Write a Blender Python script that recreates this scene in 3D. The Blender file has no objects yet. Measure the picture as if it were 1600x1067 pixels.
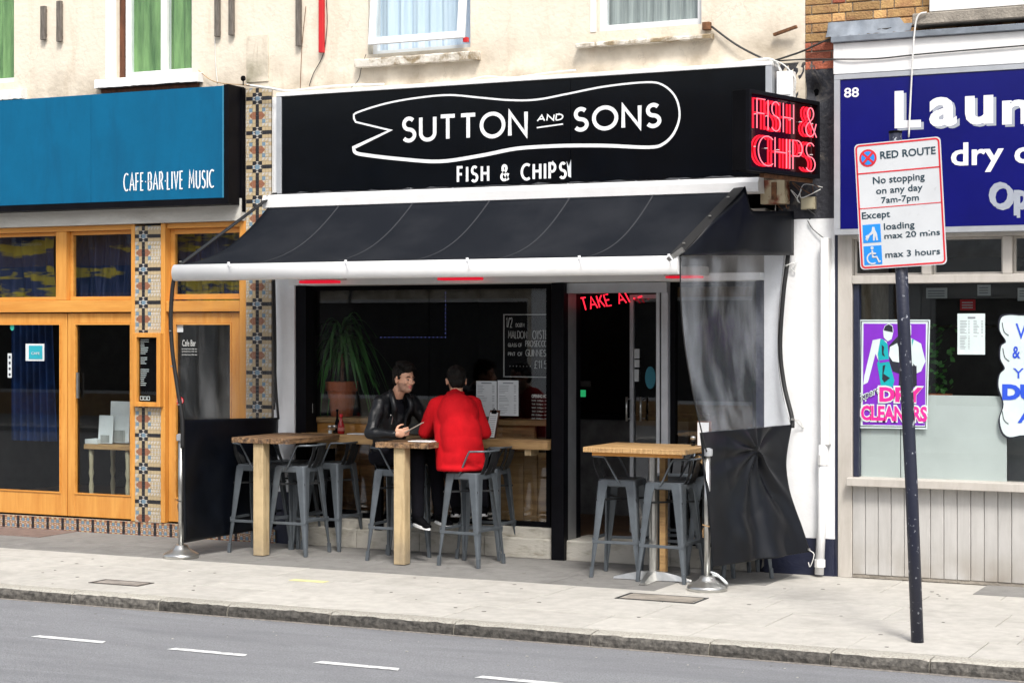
import bpy, bmesh, math, random
from mathutils import Vector, Matrix
random.seed(7)
SC = bpy.context.scene
COL = SC.collection
# ---------------------------------------------------------------- camera
F_PX, THETA, DIST, EYE = 2900.0, math.radians(25.8), 14.6, 2.0
cam_d = bpy.data.cameras.new('camera'); cam = bpy.data.objects.new('camera', cam_d); COL.objects.link(cam)
cam_d.sensor_fit = 'HORIZONTAL'; cam_d.sensor_width = 36.0; cam_d.lens = 36.0*F_PX/1600
cam_d.shift_y = -21.5/1600
cam_d.clip_start = 0.1; cam_d.clip_end = 500
cam.location = (0, -DIST, EYE); cam.rotation_euler = (math.pi/2, 0, THETA)
SC.camera = cam
# ---------------------------------------------------------------- sky, sun, exposure
SUN_EL, SUN_AZ = math.radians(52), math.radians(35)      # azimuth measured from -Y (street side) towards +X
world = bpy.data.worlds.new('World'); SC.world = world; world.use_nodes = True
wn = world.node_tree; bg = wn.nodes['Background']
sky = wn.nodes.new('ShaderNodeTexSky'); sky.sky_type = 'NISHITA'; sky.sun_disc = False
sky.sun_elevation = SUN_EL; sky.sun_rotation = math.radians(180)-SUN_AZ
sky.air_density = 1.2; sky.dust_density = 4.0; sky.ozone_density = 0.6
hs = wn.nodes.new('ShaderNodeHueSaturation'); hs.inputs['Saturation'].default_value = 0.42
wn.links.new(sky.outputs[0], hs.inputs['Color']); wn.links.new(hs.outputs[0], bg.inputs[0])
bg.inputs[1].default_value = 0.118
sd = bpy.data.lights.new('sun', 'SUN'); so = bpy.data.objects.new('sun', sd); COL.objects.link(so)
sd.energy = 1.75; sd.angle = math.radians(13); sd.color = (1.0, 0.96, 0.9)
sv = Vector((math.sin(SUN_AZ)*math.cos(SUN_EL), -math.cos(SUN_AZ)*math.cos(SUN_EL), math.sin(SUN_EL)))
so.rotation_euler = (-sv).to_track_quat('-Z', 'Y').to_euler(); so.location = (0, -10, 20)
SC.view_settings.view_transform = 'Standard'; SC.view_settings.look = 'None'
SC.view_settings.gamma = 1.0; SC.view_settings.use_curve_mapping = False
SC.view_settings.exposure = 0.9
# ---------------------------------------------------------------- geometry helpers
cT, sT = math.cos(THETA), math.sin(THETA)
def W(px, py, Y):
    """point of the plane y = Y that the photograph shows at (px, py)"""
    u = (px-800)/F_PX; d = (DIST+Y)/(cT+u*sT)
    return Vector((d*(-sT+u*cT), Y, EYE+(512-py)*d/F_PX))
def G(px, py, Z=0.0):
    d = F_PX*(EYE-Z)/(py-512); u = (px-800)/F_PX
    return Vector((d*(-sT+u*cT), -DIST+d*(cT+u*sT), Z))
def empty(name, loc=(0,0,0), rz=0.0):
    o = bpy.data.objects.new(name, None); COL.objects.link(o); o.location = loc; o.rotation_euler = (0,0,rz)
    o.empty_display_size = 0.2
    return o
def tag(o, label=None, cat=None, group=None, kind=None):
    if label: o['label'] = label
    if cat: o['category'] = cat
    if group: o['group'] = group
    if kind: o['kind'] = kind
    return o
def thing(name, label, cat, loc=(0,0,0), rz=0.0, group=None):
    return tag(empty(name, loc, rz), label, cat, group)
class MB:
    def __init__(s): s.v = []; s.f = []; s.m = []
    def add(s, vs, fs, mi=0):
        n = len(s.v); s.v += [tuple(p) for p in vs]
        s.f += [tuple(i+n for i in f) for f in fs]; s.m += [mi]*len(fs); return s
    def box(s, x0, x1, y0, y1, z0, z1, mi=0):
        if x0 > x1: x0, x1 = x1, x0
        if y0 > y1: y0, y1 = y1, y0
        if z0 > z1: z0, z1 = z1, z0
        v = [(x0,y0,z0),(x1,y0,z0),(x1,y1,z0),(x0,y1,z0),(x0,y0,z1),(x1,y0,z1),(x1,y1,z1),(x0,y1,z1)]
        return s.add(v, [(0,3,2,1),(4,5,6,7),(0,1,5,4),(1,2,6,5),(2,3,7,6),(3,0,4,7)], mi)
    def R(s, px0, py0, px1, py1, Y, t, mi=0):
        """box whose front face (y = Y) spans the two photo points, going back by t"""
        a = W(px0, py0, Y); b = W(px1, py1, Y)
        return s.box(a.x, b.x, Y, Y+t, b.z, a.z, mi)
    def bar(s, a, b, w, h, up=(0,0,1), mi=0):
        a = Vector(a); b = Vector(b); d = (b-a).normalized(); u = Vector(up)
        if abs(d.dot(u)) > .99: u = Vector((1,0,0))
        x = d.cross(u).normalized(); z = x.cross(d).normalized()
        vs = [p+x*sx*w/2+z*sz*h/2 for p in (a, b) for sx, sz in ((-1,-1),(1,-1),(1,1),(-1,1))]
        return s.add(vs, [(0,1,2,3),(7,6,5,4),(0,4,5,1),(1,5,6,2),(2,6,7,3),(3,7,4,0)], mi)
    def tube(s, pts, r, n=8, closed=False, cap=True, mi=0, flat=None):
        pts = [Vector(p) for p in pts]; m = len(pts)
        rs = r if isinstance(r, (list, tuple)) else [r]*m
        nrm = None; rings = []
        for i, p in enumerate(pts):
            if closed: d = pts[(i+1)%m]-pts[i-1]
            else: d = pts[min(i+1,m-1)]-pts[max(i-1,0)]
            if d.length < 1e-9: d = Vector((0,0,1))
            d.normalize()
            if nrm is None:
                nrm = d.orthogonal().normalized() if flat is None else Vector(flat)
            nrm = (nrm-d*nrm.dot(d))
            if nrm.length < 1e-6: nrm = d.orthogonal()
            nrm.normalize(); b = d.cross(nrm)
            rings.append([p+(nrm*math.cos(2*math.pi*k/n)+b*math.sin(2*math.pi*k/n))*rs[i] for k in range(n)])
        vs = [q for rg in rings for q in rg]; fs = []
        L = m if closed else m-1
        for i in range(L):
            j = (i+1)%m
            for k in range(n):
                k2 = (k+1)%n; fs.append((i*n+k, i*n+k2, j*n+k2, j*n+k))
        if cap and not closed:
            fs.append(tuple(reversed(range(n)))); fs.append(tuple((m-1)*n+k for k in range(n)))
        return s.add(vs, fs, mi)
    def lathe(s, prof, c=(0,0,0), n=24, mi=0):
        c = Vector(c); vs = []; fs = []
        for r, z in prof:
            for k in range(n):
                a = 2*math.pi*k/n; vs.append(c+Vector((r*math.cos(a), r*math.sin(a), z)))
        for i in range(len(prof)-1):
            for k in range(n):
                k2 = (k+1)%n; fs.append((i*n+k, i*n+k2, (i+1)*n+k2, (i+1)*n+k))
        fs.append(tuple(reversed(range(n)))); fs.append(tuple((len(prof)-1)*n+k for k in range(n)))
        return s.add(vs, fs, mi)
    def ribbon(s, pts, w, Y0, t, closed=False, mi=0):
        """flat band of width w in the x-z plane, from y=Y0 back to Y0+t; pts are (x,z)"""
        pts = [Vector((p[0], p[1])) for p in pts]; m = len(pts)
        ws = w if isinstance(w, (list, tuple)) else [w]*m
        L = []; Rr = []
        for i, p in enumerate(pts):
            a = pts[i-1] if (closed or i > 0) else None
            b = pts[(i+1)%m] if (closed or i < m-1) else None
            if a is None: d = (b-p).normalized(); nn = Vector((-d.y, d.x)); k = 1
            elif b is None: d = (p-a).normalized(); nn = Vector((-d.y, d.x)); k = 1
            else:
                d1 = (p-a).normalized(); d2 = (b-p).normalized(); n1 = Vector((-d1.y,d1.x)); n2 = Vector((-d2.y,d2.x))
                nn = n1+n2
                if nn.length < 1e-4: nn = n1.copy()
                nn.normalize(); k = min(1/max(nn.dot(n1), .35), 2.2)
            L.append(p+nn*ws[i]/2*k); Rr.append(p-nn*ws[i]/2*k)
        vs = [(q.x, Y0, q.y) for q in L]+[(q.x, Y0, q.y) for q in Rr]+[(q.x, Y0+t, q.y) for q in L]+[(q.x, Y0+t, q.y) for q in Rr]
        fs = []
        for i in range(m if closed else m-1):
            j = (i+1)%m
            fs += [(i, m+i, m+j, j), (2*m+i, i, j, 2*m+j), (m+i, 3*m+i, 3*m+j, m+j)]
        return s.add(vs, fs, mi)
    def poly(s, pts, Y0, t, mi=0):
        """solid outline in the x-z plane"""
        m = len(pts)
        vs = [(p[0], Y0, p[1]) for p in pts]+[(p[0], Y0+t, p[1]) for p in pts]
        fs = [tuple(range(m)), tuple(reversed(range(m, 2*m)))]+[(i, i+m, (i+1)%m+m, (i+1)%m) for i in range(m)]
        return s.add(vs, fs, mi)
    def parts(s):
        p = list(range(len(s.v)))
        def find(i):
            while p[i] != i: p[i] = p[p[i]]; i = p[i]
            return i
        for f in s.f:
            for k in f[1:]: p[find(k)] = find(f[0])
        g = {}
        for f, mi in zip(s.f, s.m): g.setdefault(find(f[0]), []).append((f, mi))
        out = []
        for fl in g.values():
            ids = sorted({i for f, _ in fl for i in f}); ix = {q: k for k, q in enumerate(ids)}
            m = MB(); m.v = [s.v[i] for i in ids]; m.f = [tuple(ix[i] for i in f) for f, _ in fl]; m.m = [mi for _, mi in fl]; out.append(m)
        return out
    def build(s, name, mat, parent=None, bevel=0, smooth=False, fix=True, seg=1):
        if name in ('eyelet','tie_cord','stud','spacer','bulb','hanging_wire','glass_support','tube_end','foot_rail','wall_bracket','loading_box') and parent:
            ps = s.parts()
            if len(ps) > 1:
                for q in ps: o = q.build(name, mat, parent, bevel, smooth, fix, seg)
                return o
        me = bpy.data.meshes.new(name); me.from_pydata(s.v, [], s.f); me.update()
        mats = mat if isinstance(mat, (list, tuple)) else [mat]
        for m in mats: me.materials.append(m)
        if len(mats) > 1: me.polygons.foreach_set('material_index', s.m)
        bm = bmesh.new(); bm.from_mesh(me)
        if fix: bmesh.ops.recalc_face_normals(bm, faces=bm.faces)
        if bevel:
            es = [e for e in bm.edges if len(e.link_faces) == 2 and e.calc_face_angle(0) > .5]
            bmesh.ops.bevel(bm, geom=es, offset=bevel, segments=seg, affect='EDGES', profile=.5)
        bm.to_mesh(me); bm.free()
        if smooth: me.polygons.foreach_set('use_smooth', [True]*len(me.polygons))
        o = bpy.data.objects.new(name, me); COL.objects.link(o)
        if parent: o.parent = parent
        return o
def children(o): return [c for c in COL.objects if c.parent == o]
def copy_tree(o, kids, parent=None):
    c = o.copy(); COL.objects.link(c)
    if parent: c.parent = parent
    for ch in kids.get(o.name, []): copy_tree(ch, kids, c)
    return c
def kid_map():
    d = {}
    for o in COL.objects:
        if o.parent: d.setdefault(o.parent.name, []).append(o)
    return d
def smoothline(pts, k=6, closed=False):
    P = [Vector(p) for p in pts]; m = len(P); out = []
    for i in range(m if closed else m-1):
        p0 = P[i-1] if (closed or i > 0) else P[i]; p1 = P[i]; p2 = P[(i+1)%m]
        p3 = P[(i+2)%m] if (closed or i+2 < m) else p2
        for j in range(k):
            t = j/k
            out.append(.5*((2*p1)+(p2-p0)*t+(2*p0-5*p1+4*p2-p3)*t*t+(3*p1-p0-3*p2+p3)*t**3))
    if not closed: out.append(P[-1])
    return out
# ---------------------------------------------------------------- materials
def mat(name, col, rough=.6, metal=0., var=.12, scale=6., bump=0., bscale=60., rand=0., col2=None, spec=.5,
        stretch=(1,1,1), coat=0., thr=None, emit=None, estr=0., detail=4., bdist=.02):
    m = bpy.data.materials.new(name); m.use_nodes = True; nt = m.node_tree; N = nt.nodes; Lk = nt.links
    b = N['Principled BSDF']; b.inputs['Roughness'].default_value = rough; b.inputs['Metallic'].default_value = metal
    b.inputs['Specular IOR Level'].default_value = spec; b.inputs['Coat Weight'].default_value = coat
    tc = N.new('ShaderNodeTexCoord'); mp = N.new('ShaderNodeMapping'); mp.inputs['Scale'].default_value = stretch
    Lk.new(tc.outputs['Object'], mp.inputs[0])
    nz = N.new('ShaderNodeTexNoise'); nz.inputs['Scale'].default_value = scale; nz.inputs['Detail'].default_value = detail
    nz.inputs['Roughness'].default_value = .62
    Lk.new(mp.outputs[0], nz.inputs['Vector'])
    mx = N.new('ShaderNodeMix'); mx.data_type = 'RGBA'
    c2 = col2 if col2 else tuple(max(0, c*(1-2*var)) for c in col)
    c1 = col if col2 else tuple(min(1, c*(1+var)) for c in col)
    mx.inputs[6].default_value = (*c1, 1); mx.inputs[7].default_value = (*c2, 1)
    mr = N.new('ShaderNodeMapRange')
    a, bb = thr if thr else (.3, .7)
    mr.inputs[1].default_value = a; mr.inputs[2].default_value = bb
    Lk.new(nz.outputs[0], mr.inputs[0]); Lk.new(mr.outputs[0], mx.inputs[0])
    out = mx.outputs[2]
    if rand:
        oi = N.new('ShaderNodeObjectInfo'); hv = N.new('ShaderNodeHueSaturation')
        m2 = N.new('ShaderNodeMapRange'); m2.inputs[3].default_value = 1-rand; m2.inputs[4].default_value = 1+rand
        Lk.new(oi.outputs['Random'], m2.inputs[0]); Lk.new(m2.outputs[0], hv.inputs['Value']); Lk.new(out, hv.inputs['Color']); out = hv.outputs[0]
    Lk.new(out, b.inputs['Base Color'])
    if bump:
        n2 = N.new('ShaderNodeTexNoise'); n2.inputs['Scale'].default_value = bscale; n2.inputs['Detail'].default_value = 5
        Lk.new(mp.outputs[0], n2.inputs['Vector'])
        bp = N.new('ShaderNodeBump'); bp.inputs['Strength'].default_value = bump; bp.inputs['Distance'].default_value = bdist
        Lk.new(n2.outputs[0], bp.inputs['Height']); Lk.new(bp.outputs[0], b.inputs['Normal'])
        rr = N.new('ShaderNodeMapRange'); rr.inputs[3].default_value = max(.02, rough-.1); rr.inputs[4].default_value = min(1, rough+.12)
        Lk.new(n2.outputs[0], rr.inputs[0]); Lk.new(rr.outputs[0], b.inputs['Roughness'])
    if emit: b.inputs['Emission Color'].default_value = (*emit, 1); b.inputs['Emission Strength'].default_value = estr
    m['out'] = 0
    return m
def glass_mat(name, tint=(.85,.9,.9), rough=.02, ior=1.5, haze=0., hazecol=(.7,.75,.8), hscale=3., stretch=(1,1,1), bump=0., gmul=1.):
    m = bpy.data.materials.new(name); m.use_nodes = True; nt = m.node_tree; N = nt.nodes; Lk = nt.links
    N.remove(N['Principled BSDF']); out = N['Material Output']
    tr = N.new('ShaderNodeBsdfTransparent'); tr.inputs[0].default_value = (*tint, 1)
    gl = N.new('ShaderNodeBsdfGlossy'); gl.inputs['Roughness'].default_value = rough
    # Schlick reflectance, the same from both sides of the sheet
    ge = N.new('ShaderNodeNewGeometry'); dp = N.new('ShaderNodeVectorMath'); dp.operation = 'DOT_PRODUCT'
    Lk.new(ge.outputs['Normal'], dp.inputs[0]); Lk.new(ge.outputs['Incoming'], dp.inputs[1])
    def mth(op, a, b_=None):
        n = N.new('ShaderNodeMath'); n.operation = op
        for i_, v_ in enumerate((a, b_)):
            if v_ is None: continue
            if isinstance(v_, (int, float)): n.inputs[i_].default_value = v_
            else: Lk.new(v_, n.inputs[i_])
        return n.outputs[0]
    r0 = ((ior-1)/(ior+1))**2
    fr_out = mth('MULTIPLY', mth('ADD', mth('MULTIPLY', mth('POWER', mth('SUBTRACT', 1.0, mth('ABSOLUTE', dp.outputs['Value'])), 5.0), 1-r0), r0), gmul)
    mx = N.new('ShaderNodeMixShader'); Lk.new(fr_out, mx.inputs[0]); Lk.new(tr.outputs[0], mx.inputs[1]); Lk.new(gl.outputs[0], mx.inputs[2])
    last = mx.outputs[0]
    tc = N.new('ShaderNodeTexCoord'); mp = N.new('ShaderNodeMapping'); mp.inputs['Scale'].default_value = stretch
    Lk.new(tc.outputs['Object'], mp.inputs[0])
    nz = N.new('ShaderNodeTexNoise'); nz.inputs['Scale'].default_value = hscale; nz.inputs['Detail'].default_value = 6
    Lk.new(mp.outputs[0], nz.inputs['Vector'])
    if haze:
        df = N.new('ShaderNodeBsdfDiffuse'); df.inputs[0].default_value = (*hazecol, 1)
        mr = N.new('ShaderNodeMapRange'); mr.inputs[1].default_value = .42; mr.inputs[2].default_value = .72
        mr.inputs[3].default_value = haze*.08; mr.inputs[4].default_value = haze
        Lk.new(nz.outputs[0], mr.inputs[0])
        m2 = N.new('ShaderNodeMixShader'); Lk.new(mr.outputs[0], m2.inputs[0]); Lk.new(last, m2.inputs[1]); Lk.new(df.outputs[0], m2.inputs[2]); last = m2.outputs[0]
    if bump:
        bp = N.new('ShaderNodeBump'); bp.inputs['Strength'].default_value = bump; bp.inputs['Distance'].default_value = .05
        Lk.new(nz.outputs[0], bp.inputs['Height']); Lk.new(bp.outputs[0], gl.inputs['Normal'])
    Lk.new(last, out.inputs[0])
    return m
def emis(name, col, s):
    m = bpy.data.materials.new(name); m.use_nodes = True; nt = m.node_tree
    nt.nodes.remove(nt.nodes['Principled BSDF'])
    e = nt.nodes.new('ShaderNodeEmission'); e.inputs[0].default_value = (*col, 1); e.inputs[1].default_value = s
    nt.links.new(e.outputs[0], nt.nodes['Material Output'].inputs[0]); return m
def plain(name, col, rough=.5, metal=0., **k): return mat(name, col, rough, metal, var=k.pop('var', .05), **k)
M = {}
def dirty(name, base, dirt, rough, streak=(3,3,.7), thr=(.5,.8), grime=None, bump=.3, crack=False, rand=0., spec=.5, var=.04, scale=3, bscale=25):
    """paint with vertical dirt runs; grime = (z_low, z_high, colour) dirt gathered on a band of the wall"""
    m = mat(name, base, rough, var=var, scale=scale, bump=bump, bscale=bscale, rand=rand, spec=spec)
    nt = m.node_tree; N = nt.nodes; L = nt.links; b = N['Principled BSDF']; tc = N['Texture Coordinate']
    src = b.inputs['Base Color'].links[0].from_socket
    mp = N.new('ShaderNodeMapping'); mp.inputs['Scale'].default_value = streak; L.new(tc.outputs['Object'], mp.inputs[0])
    nz = N.new('ShaderNodeTexNoise'); nz.inputs['Scale'].default_value = 2.2; nz.inputs['Detail'].default_value = 9; nz.inputs['Roughness'].default_value = .68; nz.inputs['Distortion'].default_value = .6
    L.new(mp.outputs[0], nz.inputs['Vector'])
    r = N.new('ShaderNodeMapRange'); r.inputs[1].default_value = thr[0]; r.inputs[2].default_value = thr[1]; L.new(nz.outputs[0], r.inputs[0])
    mx = N.new('ShaderNodeMix'); mx.data_type = 'RGBA'; mx.inputs[7].default_value = (*dirt, 1)
    L.new(r.outputs[0], mx.inputs[0]); L.new(src, mx.inputs[6]); src = mx.outputs[2]
    if grime:
        sp = N.new('ShaderNodeSeparateXYZ'); L.new(tc.outputs['Object'], sp.inputs[0])
        g = N.new('ShaderNodeMapRange'); g.inputs[1].default_value = grime[1]; g.inputs[2].default_value = grime[0]; L.new(sp.outputs['Z'], g.inputs[0])
        n3 = N.new('ShaderNodeTexNoise'); n3.inputs['Scale'].default_value = 3.3; n3.inputs['Detail'].default_value = 9; L.new(tc.outputs['Object'], n3.inputs['Vector'])
        r3 = N.new('ShaderNodeMapRange'); r3.inputs[1].default_value = .38; r3.inputs[2].default_value = .68; L.new(n3.outputs[0], r3.inputs[0])
        mu = N.new('ShaderNodeMath'); mu.operation = 'MULTIPLY'; L.new(g.outputs[0], mu.inputs[0]); L.new(r3.outputs[0], mu.inputs[1])
        m3 = N.new('ShaderNodeMix'); m3.data_type = 'RGBA'; m3.inputs[7].default_value = (*grime[2], 1); L.new(mu.outputs[0], m3.inputs[0]); L.new(src, m3.inputs[6]); src = m3.outputs[2]
    if crack:
        vo = N.new('ShaderNodeTexVoronoi'); vo.feature = 'DISTANCE_TO_EDGE'; vo.inputs['Scale'].default_value = .9
        wz = N.new('ShaderNodeTexNoise'); wz.inputs['Scale'].default_value = 2.5; wz.inputs['Detail'].default_value = 6; L.new(tc.outputs['Object'], wz.inputs['Vector'])
        av = N.new('ShaderNodeVectorMath'); av.operation = 'ADD'; L.new(tc.outputs['Object'], av.inputs[0]); L.new(wz.outputs['Color'], av.inputs[1]); L.new(av.outputs[0], vo.inputs['Vector'])
        rc = N.new('ShaderNodeMapRange'); rc.inputs[1].default_value = .0; rc.inputs[2].default_value = .006; rc.inputs[3].default_value = .22; rc.inputs[4].default_value = 0; L.new(vo.outputs[0], rc.inputs[0])
        m4 = N.new('ShaderNodeMix'); m4.data_type = 'RGBA'; m4.inputs[7].default_value = (.16,.12,.09,1); L.new(rc.outputs[0], m4.inputs[0]); L.new(src, m4.inputs[6]); src = m4.outputs[2]
    L.new(src, b.inputs['Base Color'])
    return m
M['render'] = dirty('cream_render', (.74,.665,.55), (.60,.50,.38), .85, thr=(.52,.85), grime=(4.15,4.62,(.30,.24,.17)), crack=True)
M['white'] = dirty('white_paint', (.80,.80,.79), (.55,.53,.50), .45, thr=(.62,.9), bump=.05)
M['white_wall'] = dirty('white_painted_wall', (.80,.81,.82), (.62,.62,.61), .6, thr=(.6,.9), bump=.15)
M['sill'] = dirty('weathered_sill', (.66,.62,.55), (.25,.19,.11), .8, streak=(3,3,2), thr=(.47,.62), bump=.6)
M['upvc'] = plain('white_plastic', (.80,.81,.82), .3)
M['blue'] = dirty('blue_fascia_paint', (.002,.108,.225), (.003,.080,.172), .7, streak=(2.2,1,.5), thr=(.45,.8), bump=.05, spec=.15)
M['blue_edge'] = plain('blue_edge_paint', (.03,.2,.33), .5)
M['black'] = plain('black_paint', (.004,.004,.006), .45, var=.2, spec=.10)
M['matt_black'] = plain('matt_black', (.003,.003,.004), .7, var=.2, spec=.06)
M['gloss_black'] = mat('black_sign_panel', (.002,.003,.005), .10, var=.15, spec=.18, bump=.02, bscale=3)
M['pine'] = mat('varnished_pine', (.68,.325,.07), .38, col2=(.53,.20,.03), thr=(.35,.8), scale=3, stretch=(6,6,.6), bump=.08, bscale=14, coat=.3)
M['pine_h'] = mat('varnished_pine_rail', (.68,.325,.07), .38, col2=(.53,.20,.03), thr=(.35,.8), scale=3, stretch=(.6,6,6), bump=.08, bscale=14, coat=.3)
M['plank'] = mat('worn_plank', (.42,.22,.085), .55, scale=5, stretch=(.5,5,5), bump=.4, bscale=14, col2=(.12,.055,.022), thr=(.38,.72))
M['plank_y'] = mat('worn_plank_endways', (.30,.175,.085), .6, scale=5, stretch=(5,.5,5), bump=.6, bscale=14, col2=(.055,.032,.02), thr=(.36,.66))
M['plank_light'] = mat('light_plank', (.48,.30,.13), .55, scale=5, stretch=(.5,5,5), bump=.3, bscale=14, col2=(.26,.14,.06), thr=(.4,.75))
M['post_wood'] = dirty('pale_post_timber', (.55,.42,.24), (.30,.20,.10), .62, streak=(9,9,.9), thr=(.48,.72), grime=(.0,.30,(.20,.17,.13)), bump=.35, bscale=14, var=.08)
M['lintel'] = dirty('grey_lintel_board', (.62,.61,.57), (.42,.40,.36), .7, streak=(.6,3,3), thr=(.4,.8))
M['gun'] = mat('gunmetal_steel', (.13,.15,.17), .42, .45, var=.1, scale=8, bump=.03, bscale=120)
M['gun_dark'] = mat('dark_steel', (.035,.037,.04), .4, .5, var=.1)
M['chrome'] = mat('brushed_steel', (.55,.55,.53), .28, .9, var=.1, scale=9)
M['alu'] = mat('aluminium_frame', (.36,.37,.38), .38, .6, var=.08)
M['grey_alu'] = mat('grey_aluminium', (.5,.52,.55), .35, .5, var=.06)
M['awning'] = mat('black_awning_canvas', (.009,.0108,.015), .7, var=.3, scale=1.6, bump=.2, bscale=300, col2=(.021,.023,.028), thr=(.42,.8), detail=9, spec=.06)
M['seam'] = plain('awning_seam', (.035,.037,.043), .6, spec=.2)
M['tarp'] = mat('black_tarpaulin', (.002,.003,.006), .34, var=.25, scale=5, bump=.08, bscale=7, spec=.30)
M['strap'] = plain('black_webbing', (.008,.008,.009), .6)
M['vinyl'] = glass_mat('clear_vinyl', (.955,.965,.98), .1, 1.3, haze=.12, hazecol=(.74,.79,.87), hscale=1.3, stretch=(3,3,1.0), bump=.8, gmul=.95)
M['vinyl_left'] = glass_mat('clear_vinyl_clean', (.95,.95,.95), .08, 1.25, haze=.06, hazecol=(.82,.85,.88), hscale=1.5, stretch=(3,3,.9), bump=.7, gmul=.7)  # pale haze patches painted in for the white glints
M['glass'] = glass_mat('window_glass', (.95,.975,.975), .01, 1.5)
M['glass_dark'] = glass_mat('shop_window_glass', (.93,.94,.945), .01, 1.75)
M['neon'] = emis('red_neon', (1.0,.02,.045), 1.0)
M['neon_core'] = emis('pink_neon', (1.0,.20,.26), 1.0)
M['neon_reflection'] = emis('dim_neon_reflection', (1.0,.01,.02), .35)
M['takeaway'] = emis('takeaway_neon', (1.0,.05,.02), 1.6)
M['heater'] = emis('heater_glow', (1.0,.02,.05), .38)
M['led'] = emis('blue_led', (.25,.3,1.0), .22)
M['navy'] = mat('navy_sign', (.004,.005,.13), .18, var=.08, scale=2, spec=.3)
M['white_print'] = plain('white_lettering', (.82,.83,.84), .4)
M['grey_print'] = plain('grey_lettering', (.33,.36,.42), .5)
M['black_print'] = plain('black_lettering', (.015,.017,.03), .5)
M['chalk'] = plain('chalk', (.62,.64,.62), .9)
M['red'] = mat('red_cotton', (.45,.003,.008), .9, var=.12, scale=4, stretch=(1,1,.55), bump=.55, bscale=5, spec=.2, bdist=.04)
M['leather'] = mat('black_leather', (.005,.006,.008), .42, var=.2, scale=5, bump=.3, bscale=22, spec=.32)
M['denim'] = mat('black_denim', (.006,.006,.009), .9, var=.2, spec=.1)
M['skin'] = mat('skin', (.55,.30,.20), .5, var=.06, scale=14, spec=.4)
M['hair'] = mat('dark_hair', (.006,.0045,.0035), .6, spec=.18, var=.3, scale=40, bump=.6, bscale=60)
M['stubble'] = mat('stubbled_skin', (.34,.19,.13), .6, var=.15, scale=60)
M['lips'] = plain('lips', (.42,.13,.11), .5)
M['terracotta'] = mat('terracotta', (.48,.13,.045), .7, var=.15, scale=4)
M['leaf'] = mat('green_leaf', (.05,.19,.035), .45, var=.3, scale=3)
M['paper'] = plain('paper', (.62,.66,.68), .7)
M['paper_line'] = plain('paper_print', (.22,.24,.27), .8)
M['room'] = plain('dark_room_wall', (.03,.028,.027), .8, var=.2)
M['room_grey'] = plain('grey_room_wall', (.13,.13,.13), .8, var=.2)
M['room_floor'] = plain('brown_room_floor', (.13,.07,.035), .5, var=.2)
M['lroom'] = plain('launderette_wall', (.34,.30,.25), .8, var=.2)
M['grey_paint'] = dirty('warm_grey_paint', (.50,.47,.43), (.36,.33,.29), .5, streak=(5,5,.8), thr=(.45,.85), bump=.08)
M['grey_board'] = dirty('warm_grey_boards', (.485,.475,.46), (.36,.35,.335), .55, streak=(6,6,.7), thr=(.42,.85), grime=(.0,.35,(.3,.27,.23)), bump=.1)
M['sooty'] = dirty('sooty_wall', (.035,.036,.045), (.26,.23,.19), .8, streak=(1.4,1.4,1.4), thr=(.56,.74), bump=.8)
M['dark_blue'] = dirty('dark_blue_paint', (.012,.016,.04), (.05,.05,.06), .5, thr=(.55,.8))
M['brick'] = mat('yellow_stock_brick', (.52,.32,.13), .9, var=.2, scale=8, bump=.6, bscale=60, rand=.35, col2=(.34,.17,.08), thr=(.4,.7))
M['brick_red'] = mat('red_brick', (.36,.10,.055), .9, var=.2, scale=8, bump=.6, bscale=60, rand=.3)
M['mortar'] = plain('mortar', (.46,.41,.33), .95, var=.15, bump=.5)
M['lead'] = mat('lead_flashing', (.22,.25,.29), .6, .2, var=.2, scale=4, bump=.5, bscale=8)
M['concrete'] = mat('weathered_concrete', (.30,.27,.23), .9, var=.2, scale=5, bump=.5, bscale=50)
M['marble'] = mat('pale_stone_step', (.48,.46,.41), .6, scale=4, bump=.3, bscale=20, col2=(.22,.20,.15), thr=(.5,.78), stretch=(1,1,3))
M['slab'] = dirty('paving_slab', (.475,.457,.42), (.31,.295,.265), .9, streak=(1.1,1.1,1.1), thr=(.50,.86), rand=.05, bump=.4, bscale=110, var=.07, scale=9)
M['slab_dark'] = dirty('shaded_forecourt_slab', (.215,.21,.20), (.13,.125,.12), .88, streak=(1.3,1.3,1.3), thr=(.48,.8), rand=.07, bump=.4, bscale=110, var=.08, scale=9)
M['joint'] = plain('slab_joint', (.36,.34,.30), .95)
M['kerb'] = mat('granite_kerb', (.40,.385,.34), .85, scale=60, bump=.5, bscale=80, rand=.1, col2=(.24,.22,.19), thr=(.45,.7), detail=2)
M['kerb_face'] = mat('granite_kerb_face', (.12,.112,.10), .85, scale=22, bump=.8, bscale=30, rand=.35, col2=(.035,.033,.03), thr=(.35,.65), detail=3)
M['asphalt'] = dirty('asphalt', (.275,.282,.30), (.18,.185,.198), .92, streak=(.35,1.6,1), thr=(.42,.8), bump=.9, bscale=120, var=.18, scale=85)
M['road_paint'] = dirty('road_paint', (.66,.67,.67), (.26,.26,.27), .75, streak=(7,7,7), thr=(.50,.68), bump=.3)
M['iron'] = mat('rusty_cover', (.30,.27,.24), .85, .0, var=.2, scale=10, bump=.5, bscale=60)
M['bar_white'] = dirty('awning_bar_white', (.80,.80,.80), (.50,.48,.44), .32, streak=(.8,3,14), thr=(.60,.95), bump=.03)
M['eye'] = plain('eye_white', (.22,.20,.18), .4)
M['cable_w'] = plain('white_cable', (.68,.68,.66), .5)
M['cable_b'] = plain('black_cable', (.03,.03,.03), .5)
M['rust'] = mat('rusty_steel', (.20,.09,.04), .8, .2, var=.3, scale=20)
M['batten'] = mat('weathered_batten', (.17,.15,.13), .85, var=.3, scale=5, stretch=(8,8,1), bump=.5, bscale=20)
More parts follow.
